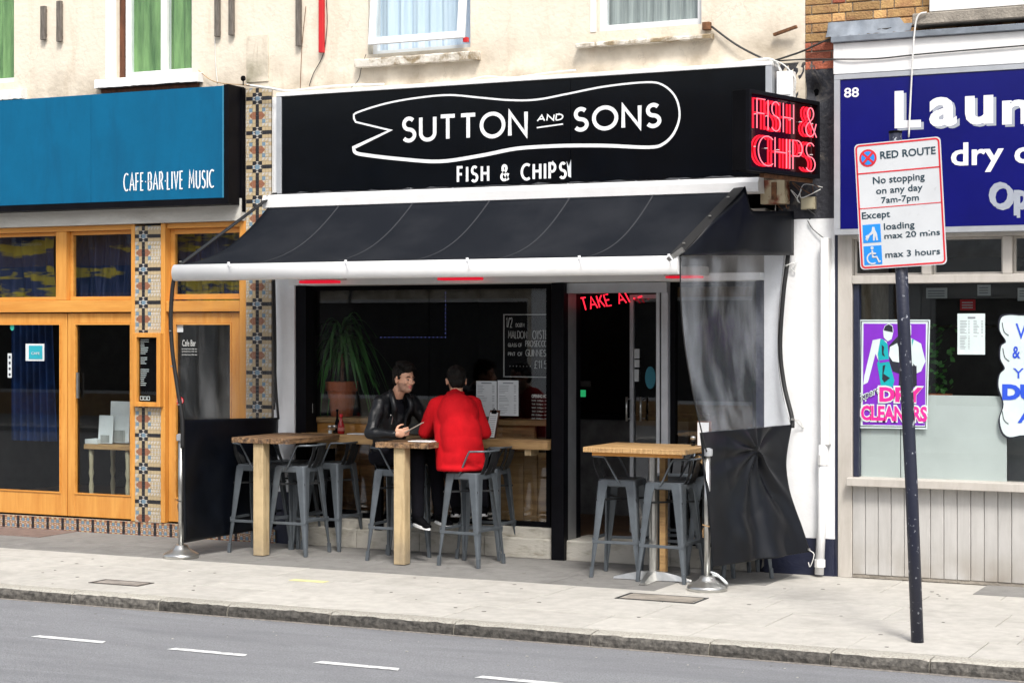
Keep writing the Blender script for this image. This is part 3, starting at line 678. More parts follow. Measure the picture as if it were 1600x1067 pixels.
# ---------------------------------------------------------------- stroke lettering
def arc(cx, cy, rx, ry, a0, a1, n=12):
    return [(cx+rx*math.cos(math.radians(a0+(a1-a0)*k/n)), cy+ry*math.sin(math.radians(a0+(a1-a0)*k/n))) for k in range(n+1)]
GL = {
 'A': (.72, [[(0,0),(.36,1),(.72,0)],[(.13,.33),(.59,.33)]]), 'B': (.52, [[(0,0),(0,1),(.25,1)]+arc(.25,.76,.23,.24,90,-90)+[(0,.52),(.28,.52)]+arc(.28,.26,.24,.26,90,-90)+[(0,0)]]),
 'C': (.66, [arc(.45,.5,.45,.5,55,305,18)]), 'D': (.66, [[(0,0),(0,1),(.22,1)]+arc(.22,.5,.44,.5,90,-90,16)+[(0,0)]]),
 'E': (.46, [[(.46,1),(0,1),(0,0),(.46,0)],[(0,.52),(.40,.52)]]), 'F': (.44, [[(.44,1),(0,1),(0,0)],[(0,.52),(.38,.52)]]),
 'G': (.72, [arc(.45,.5,.45,.5,50,300,18)+[(.70,.12),(.70,.45),(.46,.45)]]), 'H': (.58, [[(0,0),(0,1)],[(.58,0),(.58,1)],[(0,.52),(.58,.52)]]),
 'I': (.0, [[(0,0),(0,1)]]), 'K': (.54, [[(0,0),(0,1)],[(.52,1),(0,.42)],[(.2,.62),(.54,0)]]), 'L': (.42, [[(0,1),(0,0),(.42,0)]]),
 'M': (.76, [[(0,0),(.06,1),(.38,.3),(.70,1),(.76,0)]]), 'N': (.66, [[(0,0),(0,1),(.66,0),(.66,1)]]), 'O': (.92, [arc(.46,.5,.46,.5,90,450,26)]),
 'P': (.48, [[(0,0),(0,1),(.24,1)]+arc(.24,.73,.24,.27,90,-90)+[(0,.46)]]), 'R': (.5, [[(0,0),(0,1),(.24,1)]+arc(.24,.75,.22,.25,90,-90)+[(0,.5)],[(.22,.5),(.5,0)]]),
 'S': (.52, [arc(.27,.745,.22,.245,38,262,12)+[(.27,.5)]+arc(.26,.25,.25,.25,80,-145,14)]), 'T': (.6, [[(0,1),(.6,1)],[(.3,1),(.3,0)]]),
 'U': (.6, [[(0,1)]+[(0,.32)]+arc(.3,.3,.3,.3,180,360,12)+[(.6,1)]]), 'V': (.6, [[(0,1),(.3,0),(.6,1)]]), 'W': (.9, [[(0,1),(.22,0),(.45,.8),(.68,0),(.9,1)]]), 'Y': (.56, [[(0,1),(.28,.5),(.56,1)],[(.28,.5),(.28,0)]]),
 '&': (.62, [[(.62,0),(.12,.68)]+arc(.28,.8,.17,.2,210,-20,8)+[(.38,.62),(.1,.42)]+arc(.25,.23,.25,.23,140,330,9)+[(.6,.46)]]),
 '.': (.04, [[(0,0),(.04,.0)]]), '·': (.1, [[(-.02,.48),(.12,.48)]]), '/': (.4, [[(0,0),(.4,1)]]), '1': (.15, [[(0,.8),(.15,1),(.15,0)]]), '2': (.45, [arc(.22,.76,.22,.24,170,-20,8)+[(0,0),(.45,0)]]),
 '5': (.45, [[(.42,1),(.06,1),(.03,.6)]+arc(.2,.32,.24,.32,120,-140,10)]), '0': (.5, [arc(.25,.5,.25,.5,90,450,18)]), '£': (.5, [arc(.3,.78,.18,.22,20,180,7)+[(.12,.1),(0,0),(.5,0)],[(0,.48),(.36,.48)]]),
 'Z': (.5, [[(0,1),(.5,1),(0,0),(.5,0)]]), '-': (.2, [[(0,.5),(.2,.5)]]), ' ': (.38, []) }
def layout(txt, gap=.2):
    x = 0; out = []
    for ch in txt:
        w, st = GL[ch]
        for s in st: out.append([(x+a, c_) for a, c_ in s])
        x += w+gap
    return out, x-gap
def stroke_text(name, txt, tl, br, Y, w, mt, par, gap=.2, t=.004, shear=0., wob=0.):
    a = W(*tl, Y); c = W(*br, Y); L, tw = layout(txt, gap); h = a.z-c.z-w; m = MB()
    x0 = a.x+w/2; sx = (c.x-a.x-w)/tw
    for si, s in enumerate(L):
        j = [random.uniform(-wob, wob)*h for _ in range(3)]
        pts = [(x0+p[0]*sx+shear*p[1]*h+j[0], c.z+w/2+p[1]*h*(1+j[1]*3)+j[2]) for p in s]
        m.ribbon(pts, w, Y-t-(si%4)*.0007, t)
    return m.build(name, mt, par, fix=False)
def font_text(name, body, tl, br, Y, mt, par=None, bold=0., t=.002, raw=None, space=1.0):
    """printed lettering fitted into the box given by two photo points (or raw x0,z1,x1,z0)"""
    cu = bpy.data.curves.new(name, 'FONT'); cu.body = body; cu.size = 1; cu.offset = bold; cu.extrude = .01; cu.space_character = space; cu.resolution_u = 3
    o = bpy.data.objects.new(name, cu); COL.objects.link(o); bpy.context.view_layer.update()
    me = bpy.data.meshes.new_from_object(o.evaluated_get(bpy.context.evaluated_depsgraph_get()))
    COL.objects.unlink(o); bpy.data.objects.remove(o)
    xs = [v.co.x for v in me.vertices]; ys = [v.co.y for v in me.vertices]
    if raw: x0, z1, x1, z0 = raw
    else: a = W(*tl, Y); c = W(*br, Y); x0, z1, x1, z0 = a.x, a.z, c.x, c.z
    mnx, mxx, mny, mxy = min(xs), max(xs), min(ys), max(ys)
    for v in me.vertices:
        v.co = Vector((x0+(v.co.x-mnx)/(mxx-mnx)*(x1-x0), Y-(v.co.z+.01)/.02*t, z0+(v.co.y-mny)/(mxy-mny)*(z1-z0)))
    me.materials.clear(); me.materials.append(mt); me.name = name
    o = bpy.data.objects.new(name, me); COL.objects.link(o)
    if par: o.parent = par
    return o
stroke_text('lettering', 'CAFE·BAR·LIVE MUSIC', (193,271), (335,294), FY, .0125, M['white_print'], fas, gap=.36, wob=.012)
# menu case on tile pillar
mc = thing('menu_case', 'pine framed menu case with black menu on the tiled pillar', 'menu case', (0,0,0))
a = W(207,520,-.09); c = W(250,636,-.09)
m = MB(); frame(m, a.x, c.x, c.z, a.z, .045, -.09, .055); m.build('case_frame', M['pine'], mc, bevel=.004)
m = MB(); m.box(a.x+.045, c.x-.045, -.055, -.05, c.z+.045, a.z-.045); m.build('pane', M['glass'], mc)
m = MB(); m.box(a.x+.045, c.x-.045, -.042, -.036, c.z+.045, a.z-.045); m.build('black_menu', M['matt_black'], mc)
random.seed(2)
m = MB()
for k in range(24):
    z = a.z-.07-k*.019; w_ = random.uniform(.04, .1)
    if k in (8, 13, 14): continue
    m.box(a.x+.06, a.x+.06+w_, -.0435, -.042, z, z+.006)
for k in range(3): frame(m, a.x+.055+k*.04, a.x+.09+k*.04, c.z+.06, c.z+.10, .006, -.0435, .0015)
m.build('menu_print', M['paper'], mc)
# stickers on the doors and inside things
t = thing('window_sticker', 'turquoise square sticker with white border on the left cafe door glass', 'sticker', (0,0,0))
m = MB(); m.R(40,537,69,564,.034,.003); m.build('border', M['paper'], t); m = MB(); m.R(45,540,66,561,.031,.002); m.build('centre', plain('turquoise', (.02,.36,.45), .5), t)
font_text('print', 'CAFE', (49,550), (62,554), .0295, M['paper'], t)
t = MB(); P = W(19,511,.034); t.lathe([(.03,0),(.03,.003)], (0,0,0), 20); o = t.build('round_sticker', plain('sea_green', (.03,.42,.33), .5)); o.location = (P.x, .036, P.z); o.rotation_euler = (math.pi/2,0,0); o.scale = (.85,1.2,1)
tag(o, 'oval green sticker high on the left cafe door glass', 'sticker')
t = thing('opening_strip', 'narrow white strip sticker at the edge of the left cafe door glass', 'sticker'); m = MB(); m.R(12,552,18,590,.034,.003); m.build('strip', M['paper'], t)
m = MB()
for k in range(4): m.R(13.5,556+k*9,16.5,560+k*9,.031,.002)
m.build('marks', M['black_print'], t)
t = thing('window_sticker', 'red round sticker low on the cafe door behind the clear curtain', 'sticker'); m = MB(); P = W(280,626,.034)
m.poly([(P.x+.05*math.cos(k*.5236), P.z+.042*math.sin(k*.5236)) for k in range(12)], .034, .003); m.build('disc', M['sign_red'], t); font_text('print', 'SUN', (275,623),(285,629), .033, M['paper'], t)
t = thing('glass_lettering', 'small white lettering on the cafe door glass behind the clear curtain', 'lettering')
font_text('title', 'Cafe Bar', (285,531),(306,541), .034, M['chalk'], t)
for k, yy in enumerate((546,550,555)): font_text('line', 'opening hours daily late', (284,yy-2),(308,yy+.5), .034, M['chalk'], t)
m = MB(); m.R(276,506,286,519,.034,.003); tag(m.build('paper_label', M['paper']), 'small white square label at top of the door behind the curtain', 'label')
# cafe interior
croom = tag(empty('cafe_interior', (0,0,0)), 'dim cafe room behind the pine shopfront', 'room')
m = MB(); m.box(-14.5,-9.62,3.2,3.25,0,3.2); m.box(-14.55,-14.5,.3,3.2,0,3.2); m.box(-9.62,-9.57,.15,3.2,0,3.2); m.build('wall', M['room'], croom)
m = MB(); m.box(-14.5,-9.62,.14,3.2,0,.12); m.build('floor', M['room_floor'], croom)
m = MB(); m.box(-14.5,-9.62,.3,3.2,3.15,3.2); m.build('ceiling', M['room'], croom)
for (pa, pb, lb) in ((-55,88,'left'),(110,208,'middle'),(275,378,'right')):
    c = MB(); n = 60; xq0, xq1 = W(pa,400,.3).x, W(pb,400,.3).x; vs = []
    for k in range(n+1):
        for j in range(9):
            x = xq0+(xq1-xq0)*k/n; vs.append((x, .3+.03*math.sin(k*.35+j*.5)+.02*math.sin(k*.9), ZD+.05+(3.0-ZD)*j/8))
    c.add(vs, [(k*9+j, (k+1)*9+j, (k+1)*9+j+1, k*9+j+1) for k in range(n) for j in range(8)])
    tag(c.build('draped_cloth', M['cafe_cloth'], smooth=True, fix=False), {'left':'dark blue and yellow drape behind the leftmost cafe transom pane','middle':'dark blue and yellow drape behind the second cafe transom pane','right':'dark blue and yellow drape behind the transom pane above the awning end'}[lb], 'drape')
c = MB(); n = 50; vs = []; xq0, xq1 = W(18,600,1.6).x, W(86,600,1.6).x
for k in range(n+1): vs += [(xq0+(xq1-xq0)*k/n, 1.6+.05*math.sin(k*.8), .75), (xq0+(xq1-xq0)*k/n*.9, 1.6+.04*math.sin(k*.8), 2.1)]
c.add(vs, [(2*k,2*k+2,2*k+3,2*k+1) for k in range(n)]); tag(c.build('blue_reflection_cloth', M['blue_cloth'], smooth=True, fix=False), 'deep blue cloth added inside the left cafe door for the blue reflection in its glass', 'curtain')  # blue cloth added as a stand-in for the reflection in the door glass
# little table with turned legs inside
P = W(170,770,.55)
tb = thing('turned_leg_table', 'small wooden table with turned legs behind the right cafe door glass', 'table', (P.x, .75, .12))
ht = W(170,695,.55).z-.12
m = MB(); m.box(-.32,.45,-.2,.25,ht-.05,ht); m.build('tabletop', M['plank_light'], tb, bevel=.004)
for sx in (-.26,.2,.4):
    for sy in (-.15,.2):
        if sx == .4 and sy < 0: continue
        m = MB(); m.lathe([(.012,0),(.022,.03),(.014,.08),(.02,.16),(.027,.26),(.016,.34),(.028,.40),(.02,.46),(.026,ht-.12),(.026,ht-.05)], (sx,sy,0), 10); m.build('leg', plain('cream_paint_leg', (.42,.38,.26), .6), tb, smooth=True)
def leaflet(tl, br, Y, label, lean=0, mt='paper'):
    a = W(*tl, Y); c = W(*br, Y); w_ = c.x-a.x; h_ = a.z-c.z
    t = thing('display_card', label, 'card', ((a.x+c.x)/2, Y, c.z))
    m = MB(); m.add([(-w_/2,0,0),(w_/2,0,0),(w_/2-.02,.05,h_),(-w_/2-.02,.05,h_),(-w_/2,.012,0),(w_/2,.012,0),(w_/2-.02,.062,h_),(-w_/2-.02,.062,h_)], [(0,1,2,3),(7,6,5,4),(0,4,5,1),(1,5,6,2),(2,6,7,3),(3,7,4,0)]); m.build('card', M[mt], t)
    m = MB(); m.box(-w_*.3, w_*.3, -.004, .0, .012, h_*.3); m.build('picture', M['net_grey'], t); return t
zt_ = ht+.12
leaflet((153,649),(175,693),.62,'shorter white card standing on the small table inside the cafe')
leaflet((171,627),(201,692),.70,'taller pale blue card standing on the small table inside the cafe')
m = MB(); P = W(143,693,.6); m.box(P.x-.07,P.x+.09,.58,.75,zt_+.001,zt_+.05); tag(m.build('paper_stack', M['paper'], bevel=.003), 'low stack of leaflets at the left end of the small table', 'leaflets')
# ================================================================ FISH AND CHIP SHOP
shop = thing('chip_shop_front', 'white pillared shopfront of the fish and chip shop with dark glazing', 'shopfront')
def sbox(name, *a, mt='black', par=shop, bev=0):
    m = MB(); m.box(*a); return m.build(name, M[mt] if isinstance(mt, str) else mt, par, bevel=bev)
ZG = 2.385           # underside of the header
xp0, xp1 = X(428,-.02), X(460,-.02)
sbox('pillar', xp0, xp1, -.02, .15, .48, 4.14, mt='white_wall'); sbox('pillar_base', xp0, xp1, -.024, .15, 0, .478, mt='dark_blue')
sbox('pillar_edge', X(425.5,-.03), xp0-.002, -.03, .05, 2.5, 4.14, mt='white')
sbox('jamb', xp1+.002, X(478,0), .0, .2, .42, ZG, mt='black')
XG0 = X(478,.12); XG1 = X(862,.12); XD0 = X(893,.1); XD1 = X(1030,.1); XS0 = X(1048,.1); XS1 = X(1181,.05); XW0 = X(1194,-.02); XW1 = X(1304,-.02)
# plinth, stone steps
def step(x0, x1, y0, y1, z0, z1, name='stone_step'):
    n = 16; m = MB(); vs = []
    for k in range(n+1):
        x = x0+(x1-x0)*k/n; j = lambda q: random.uniform(-q, q)
        vs += [(x,y0+j(.003),z0),(x,y0+j(.003),z1-.01+j(.002)),(x,y0+.01+j(.002),z1+j(.002)),(x,y1,z1),(x,y1,z0)]
    m.add(vs, [(k*5+j,(k+1)*5+j,(k+1)*5+(j+1)%5,k*5+(j+1)%5) for k in range(n) for j in range(5)]+[(0,1,2,3,4),tuple(n*5+j for j in (4,3,2,1,0))])
    return m.build(name, M['marble'], shop)
xa_ = xp1+.004; L_ = (X(862,0)-xa_)/4
for k in range(4): step(xa_+k*L_+.003, xa_+(k+1)*L_-.003, -.0, .3, 0, .17)
for k in range(3): step(xa_+k*L_*4/3+.003, xa_+(k+1)*L_*4/3-.003, .05, .3, .172, .26, 'upper_step')
for k in range(2): step(X(882,0)+.004+k*.97, X(882,0)+.97*(k+1), -.0, .5, 0, .17)
step(X(882,0)+.004+1.944, XS1, -.0, .5, 0, .17)
sbox('header', xp1+.003, XW0-.003, .02, .3, ZG, 2.98, mt='grey_paint')
sbox('header_lip', xp1+.003, XW0-.003, -.12, .018, 2.39, 2.45, mt='white')
sbox('sign_backing', xp1+.003, XW1, .10, .3, 2.985, 4.14, mt='matt_black')
sbox('black_post', X(861,-.06), X(881,-.06), -.06, .3, 0.0, ZG-.0, mt='black', bev=.004)
# window : frame, two panes
f = MB(); frame(f, XG0, X(861,.1)-.003, .262, ZG-.002, .04, .09, .08); win = f.build('window', M['matt_black'], shop)
xm = W(670,500,.12).x
for a, c in ((XG0+.04, xm-.003), (xm+.003, X(861,.1)-.043)):
    m = MB(); m.box(a, c, .12, .13, .302, ZG-.042); m.build('pane', M['glass_dark'], win)
# door case
sbox('door_jamb', X(881,.03)+.003, XD0, .03, .2, .172, ZG-.09, mt='alu'); sbox('door_jamb', XD1, XD1+.03, .03, .2, .172, ZG-.09, mt='grey_alu'); sbox('door_jamb', XD1+.045, XS0, .03, .2, .172, ZG-.09, mt='grey_alu')
sbox('jamb_gap', XD1+.031, XD1+.044, .05, .18, .172, ZG-.09, mt='matt_black')
sbox('door_head', X(881,.03)+.003, XS0, .0, .2, ZG-.088, ZG-.003, mt='grey_alu')
# open glazed leaf, right, folded inwards
lf = empty('door_leaf'); lf.parent = shop
m = MB(); Yl = .75; xl0, xl1 = W(984,600,Yl).x, W(1032,600,Yl).x
frame(m, xl0, xl1, .18, ZG-.09, .035, Yl, .04); leaf = m.build('door', M['grey_alu'], shop)
COL.objects.unlink(lf); bpy.data.objects.remove(lf)
m = MB(); m.box(xl0+.036, xl1-.036, Yl+.015, Yl+.022, .216, ZG-.126); m.build('pane', M['glass_dark'], leaf)
for px in (979, 1001):
    a = W(px, 620, Yl-.06); c = W(px, 658, Yl-.06)
    m = MB(); m.tube([(a.x,a.y,a.z),(a.x,a.y,c.z)], .011, 8); m.tube([(a.x,a.y,a.z-.02),(a.x+.012,Yl,a.z-.02)], .007, 6); m.tube([(a.x,a.y,c.z+.02),(a.x+.012,Yl,c.z+.02)], .007, 6); m.build('pull_handle', M['chrome'], leaf, smooth=True)
m = MB()
for k, (y0, y1, w_) in enumerate(((545,560,4),(562,574,4),(577,596,3.5))): m.R(991, y0, 991+w_*2, y1, Yl-.002, .002)
m.build('door_notice', M['paper'], leaf)
m = MB(); P = W(1016,590,Yl-.003); m.poly([(P.x+.05*math.cos(k*.3927), P.z+.1*math.sin(k*.3927)) for k in range(16)], Yl-.003, .003); m.build('oval_sticker', plain('teal_sticker', (.02,.2,.28), .5), leaf)
# side window behind the clear curtain
f = MB(); frame(f, XS0+.003, XS1, .172, ZG-.002, .04, .08, .08); sw = f.build('side_window', M['matt_black'], shop)
m = MB(); m.box(XS0+.043, XS1-.04, .11, .12, .212, ZG-.042); m.build('pane', M['glass_dark'], sw)
sbox('navy_post', X(1181,.0)+.002, XW0-.003, -.0, .2, 0, ZG, mt='dark_blue')
sbox('white_wall', XW0, XW1, -.02, .2, .30, 2.88, mt='white_wall'); sbox('wall_base', XW0, XW1, -.024, .2, 0, .298, mt='dark_blue')
sbox('party_strip', XW1+.002, X(1309,-.02), -.01, .1, 0, 2.9, mt='dark_blue')
# heaters under the header
for i, (p0, p1, lb) in enumerate((((468,432),(522,443),'red glowing heater under the awning at its left end'), ((684,427),(746,438),'red glowing heater under the awning above the two seated men'), ((1040,426),(1092,435),'red glowing heater under the awning at its right end'))):
    a = W(*p0, -.32); c = W(*p1, -.32)
    t = thing('patio_heater', lb, 'heater', (0,0,0), group='red heaters under the awning')
    m = MB(); m.box(a.x-.02, c.x+.02, -.32, -.13, (a.z+c.z)/2, a.z+.05); m.build('housing', M['grey_paint'], t, bevel=.004)
    m = MB(); m.box(a.x, c.x, -.335, -.20, c.z+.004, (a.z+c.z)/2-.004); m.build('glow_lamp', M['heater'], t, bevel=.006)
    m = MB(); m.box(a.x+.1, a.x+.13, -.13, .02, a.z-.02, a.z+.01); m.build('bracket', M['alu'], t)
# interior room
rm = tag(empty('shop_interior'), 'dark dining room behind the chip shop glazing', 'room')
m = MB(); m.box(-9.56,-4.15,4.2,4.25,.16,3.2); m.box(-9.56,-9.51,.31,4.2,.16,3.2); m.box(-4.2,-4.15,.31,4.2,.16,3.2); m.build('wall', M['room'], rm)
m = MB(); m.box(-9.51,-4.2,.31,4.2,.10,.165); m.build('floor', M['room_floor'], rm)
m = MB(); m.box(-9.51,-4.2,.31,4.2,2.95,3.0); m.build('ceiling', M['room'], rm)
m = MB(); a = W(895,670,2.2).x; c = W(985,670,2.2).x; m.box(a-.3, c+.6, 2.2, 2.7, .166, 1.1); m.box(a-.32,c+.62,2.16,2.74,1.102,1.15,1)
tag(m.build('serving_counter', [M['room_grey'], M['matt_black']]), 'dark grey serving counter inside behind the open door', 'counter')
m = MB(); P0, P1 = W(480,470,1.0), W(505,640,1.0); m.box(P0.x, P1.x, 1.0, 1.03, P1.z, P0.z)
tag(m.build('grey_wall_panel', M['room_grey']), 'pale grey panel inside at left end of the window', 'panel')
# green exit-like glow box
m = MB(); m.R(897,609,914,620,2.1,.02); tag(m.build('green_sign', emis('green_glow', (.02,.35,.12), .5)), 'small green lit panel inside low behind the open door', 'sign')
m = MB(); m.R(897,595,922,604,2.1,.02); tag(m.build('faint_plaque', M['room_grey']), 'faint grey plaque inside above the green lit panel', 'plaque')
# window shelf inside + wooden bench below the counter
sh = thing('window_shelf', 'honey timber shelf behind the glass at the left of the shop window', 'shelf')
a = W(480,651,.18); c = W(592,660,.18)
m = MB(); m.box(a.x, c.x+.15, .18, .5, a.z-.05, a.z); m.build('shelf_board', M['plank_light'], sh, bevel=.004)
m = MB(); m.box(a.x, c.x+.15, .2, .24, a.z-.16, a.z-.052); m.build('shelf_apron', M['pine_h'], sh)
sh2 = thing('window_shelf', 'brown timber shelf behind the glass right of the red coated man', 'shelf')
a = W(772,655,.2); c = W(860,660,.2)
m = MB(); m.box(a.x, c.x, .2, .5, a.z-.05, a.z); m.build('shelf_board', M['plank_light'], sh2, bevel=.004)
m = MB(); m.box(a.x, a.x+.38, .24, .28, a.z-.28, a.z-.052); m.build('shelf_apron', M['plank'], sh2)
bn = thing('timber_booth', 'orange brown timber booth panels inside below the counter', 'booth')
a = W(775,705,.35); c = W(862,825,.35)
for k in range(4):
    w_ = (c.x-a.x)/4; m = MB(); m.box(a.x+k*w_+.003, a.x+(k+1)*w_-.003, .35, .38, .28, a.z); m.build('board', M['plank_light'], bn, bevel=.003)
for k in range(5):
    w_ = .28; m = MB(); m.box(-9.2+k*w_+.003, -9.2+(k+1)*w_-.003, .55, .58, .28, 1.0); m.build('board', M['plank'], bn, bevel=.003)
# plant
pot = W(534,650,.34); hp = W(534,597,.34).z; base = W(534,651,.34).z
pl = thing('potted_palm', 'dark leaved palm in a terracotta pot behind the shop window', 'potted plant', (pot.x, .34, base+.005))
H_ = hp-base
m = MB(); m.lathe([(.10,0),(.135,H_*.72),(.15,H_*.74),(.155,H_),(.135,H_),(.12,H_*.8)], (0,0,0), 24); m.build('pot', M['terracotta'], pl, smooth=False)
m = MB(); m.tube([(0,0,H_*.6),(.01,0,H_+.2),(-.02,.01,H_+.42)], [.02,.017,.014], 8); m.build('stem', M['rust'], pl, smooth=True)
random.seed(11)
for k in range(95):
    a = random.uniform(0, 6.28); L = random.uniform(.33,.66); top = H_+random.uniform(.18,.5)
    rise = random.uniform(.05,.30); sp_ = random.uniform(.45,.95); dr_ = random.uniform(.6,1.3); m = MB(); pts = []
    for s in range(9):
        t = s/8; r = L*sp_*t; z = top+rise*math.sin(min(t*2.2,1.57))-L*dr_*t*t
        pts.append(Vector((r*math.cos(a), max(r*math.sin(a)*.55, -.16), z)))
    sd_ = Vector((-math.sin(a), math.cos(a), 0)); vs = []
    for s, p in enumerate(pts):
        w_ = .017*math.sin(math.pi*min(.12+s/8*.88, .98))**.6; vs += [p-sd_*w_+Vector((0,0,.003)), p-Vector((0,0,.002)), p+sd_*w_+Vector((0,0,.003))]
    m.add(vs, [f_ for s in range(8) for f_ in ((s*3,s*3+3,s*3+4,s*3+1),(s*3+1,s*3+4,s*3+5,s*3+2))]); m.build('leaf', M['leaf'], pl, fix=False, smooth=True)
# LED string, chalkboard, menus, lettering on the glass
P = [W(595,440,1.3)]; led = thing('led_string', 'string of tiny blue white lights making an L inside the window', 'lights')
m = MB(); pts = [(696, 445+k*6.3) for k in range(13)]+[(696-k*6.3, 527) for k in range(17)]
wire = MB(); wire.tube([W(696,440,1.2), W(696,527,1.2), W(595,527,1.2)], .0012, 4); wire.build('wire', M['cable_b'], led)
for px, py in pts:
    p = W(px,py,1.195); r = .0036; m.box(p.x-r, p.x+r, 1.19, 1.2, p.z-r, p.z+r)
m.build('bulb', M['led'], led)
cb = thing('chalkboard', 'black chalkboard listing oysters prosecco and stout inside the window', 'chalkboard')
m = MB(); m.R(787,491,862,590,.16,.02); m.build('board', M['matt_black'], cb)
a = W(787,491,.158); c = W(861,590,.158); m = MB(); frame(m, a.x, c.x+.03, c.z, a.z, .008, .152, .006); m.build('chalk_border', M['chalk'], cb)
for txt, tl, br, w_ in (('1/2',(791,496),(801,512),.006),('DOZEN',(806,505),(820,511),.004),('MALDON',(794,517),(824,529),.0055),('OYSTERS',(832,516),(864,530),.0055),('GLASS OF',(794,536),(816,542),.0045),('PROSECCO',(821,532),(856,542),.0055),('PINT OF',(794,550),(817,556),.0045),('GUINNESS',(821,546),(858,557),.0055),('£11.50',(835,563),(862,576),.0055),('.......',(796,571),(830,573),.008)):
    stroke_text('chalk_words', txt, tl, br, .158, w_, M['chalk'], cb, wob=.02)
mn = thing('menu_sheet', 'pair of pale printed menu sheets stuck side by side in the window', 'menu')
m = MB(); m.R(744,595,776,651,.112,.003); m.build('sheet', M['paper'], mn); m = MB(); m.R(777.5,594,810,650,.112,.003); m.build('sheet', M['paper'], mn)
m = MB(); random.seed(4)
for x_ in (746,780):
    for k in range(17):
        y_ = 602+k*2.7
        if k in (5,10): continue
        w_ = random.uniform(7,16); m.R(x_, y_, x_+w_, y_+.9, .111, .001); m.R(x_+23, y_, x_+26.5, y_+.9, .111, .001)
    m.R(x_+6, 597.5, x_+22, 599.5, .111, .001)
m.build('menu_print', M['paper_line'], mn)
oh = thing('glass_lettering', 'white opening hours lettering at the right edge of the shop window', 'lettering')
font_text('title', 'OPENING HOURS', (831,616),(861,622), .118, M['chalk'], oh, bold=.02)
for k, dn in enumerate(('MON  12.00pm - 10.00pm','TUE  12.00pm - 10.00pm','WED  12.00pm - 10.00pm','THU  12.00pm - 10.00pm','FRI  12.00pm - 10.30pm','SAT  12.00pm - 10.30pm')):
    font_text('line', dn, (831,624.5+k*5.6),(861,628+k*5.6), .118, M['chalk'], oh)
m = MB(); a = W(476,630,.118); c = W(489,645,.118); frame(m, a.x, c.x, c.z, a.z, .004, .112, .003); m.poly([(a.x+.01,c.z+.02),(a.x+.03,c.z+.05),(a.x+.05,c.z+.025),(a.x+.045,c.z+.02),(a.x+.03,c.z+.04),(a.x+.015,c.z+.016)], .112,.003)
tag(m.build('window_sticker', M['chalk']), 'tiny square outlined sticker at the lower left corner of the shop window', 'sticker')
# TAKEAWAY neon
tk = thing('takeaway_neon', 'red neon lettering reading take away hanging in the doorway', 'neon sign')
Yn = .6; m = MB(); m2 = MB(); L, tw = layout('TAKE A', .22)
A0, A1, B0, B1 = W(906,466,Yn), W(978,456,Yn), W(911,485,Yn), W(984,472,Yn)
L.append([(tw+.22,1),(tw+.36,0)]); tw += .36
for s in L:
    q = []
    for p in s:
        u = p[0]/tw; top = A0.lerp(A1, u); bot = B0.lerp(B1, u); q.append(bot.lerp(top, p[1]))
    m.tube(smoothline(q,1), .0065, 6)
    m2.tube([p+Vector((.0,.0,.0))+Vector((0,.05,0)) for p in q], .009, 6)
m.build('tube', M['neon'], tk, smooth=True)
m = MB()
for k in range(5):
    p = A0.lerp(A1, k/4); m.tube([p+Vector((0,.02,0)), (p.x, p.y+.02, 2.9)], .0015, 4)
m.build('hanging_wire', M['cable_b'], tk)
m = MB(); m.tube([W(997,465,Yn), W(1003,463,Yn)], .008, 6); m.tube([W(990,466,Yn),W(992,467,Yn)], .008, 6); m.build('tube_end', M['neon'], tk)
# ================================================================ FASCIA SIGN
fs = thing('shop_fascia', 'long black glossy fascia sign with white fish outline and lettering', 'shop sign')
SY = -.16; SX0, SX1 = W(440,200,SY).x, W(1196,200,SY).x; SZ1 = W(820,127,SY).z; SZ0 = W(820,285,SY).z-.02
xm_ = W(891,200,SY).x
m = MB(); m.box(SX0+.0, xm_-.002, SY+.006, SY+.03, SZ0, SZ1); m.build('panel', M['gloss_black'], fs)
m = MB(); m.box(xm_+.002, SX1, SY+.006, SY+.03, SZ0, SZ1); m.build('panel', M['gloss_black'], fs)
m = MB(); m.box(SX0-.055, SX1+.055, SY-.01, -.001, SZ1+.001, SZ1+.035); m.build('frame_rail', M['white'], fs, bevel=.003)
m = MB(); m.box(SX0-.055, SX0-.001, SY-.006, -.001, SZ0-.08, SZ1); m.build('frame_stile', M['grey_alu'], fs, bevel=.003)
m = MB(); m.box(SX1+.001, SX1+.055, SY-.006, -.001, SZ0-.02, SZ1); m.build('frame_stile', M['grey_alu'], fs, bevel=.003)
m = MB(); m.box(SX0, SX1, SY+.032, -.001, SZ0, SZ1); m.build('sign_box', M['matt_black'], fs)
TY = SY+.006
fish_px = [(556,191),(553,183),(559,176),(604,162),(655,153),(703,149),(750,153),(798,157),(840,156),(890,146.5),(947,135.4),(1011,129),(1037,134),(1056,153),(1062,181),(1054,207),(1037,225),(1014,230.5),(947,228),(884,228),(830,230.5),(798,234),(750,243.7),(687,252.6),(623,248.5),(575,243),(556,239),(553,231)]
pts = [(p.x, p.z) for p in (W(x,y,TY) for x, y in fish_px)]
sm = smoothline(pts, 5); nt_ = len(sm); tip = W(610,204,TY)
full = [tuple(p) for p in sm]+[(tip.x, tip.z)]
ws = [.016+.015*max(0, min(1, (i/nt_-.5)*6)) for i in range(nt_)]+[.024]
m = MB(); m.ribbon(full, ws, TY-.004, .004, closed=True); m.build('fish_outline', M['white_print'], fs, fix=False)
stroke_text('lettering', 'SUTTON', (627,183), (825,214), TY, .034, M['white_print'], fs, gap=.26)
stroke_text('lettering', 'SONS', (895,168), (1034,200), TY, .034, M['white_print'], fs, gap=.28)
stroke_text('lettering', 'AND', (839,180), (880,188.5), TY, .011, M['white_print'], fs, gap=.24, shear=.15)
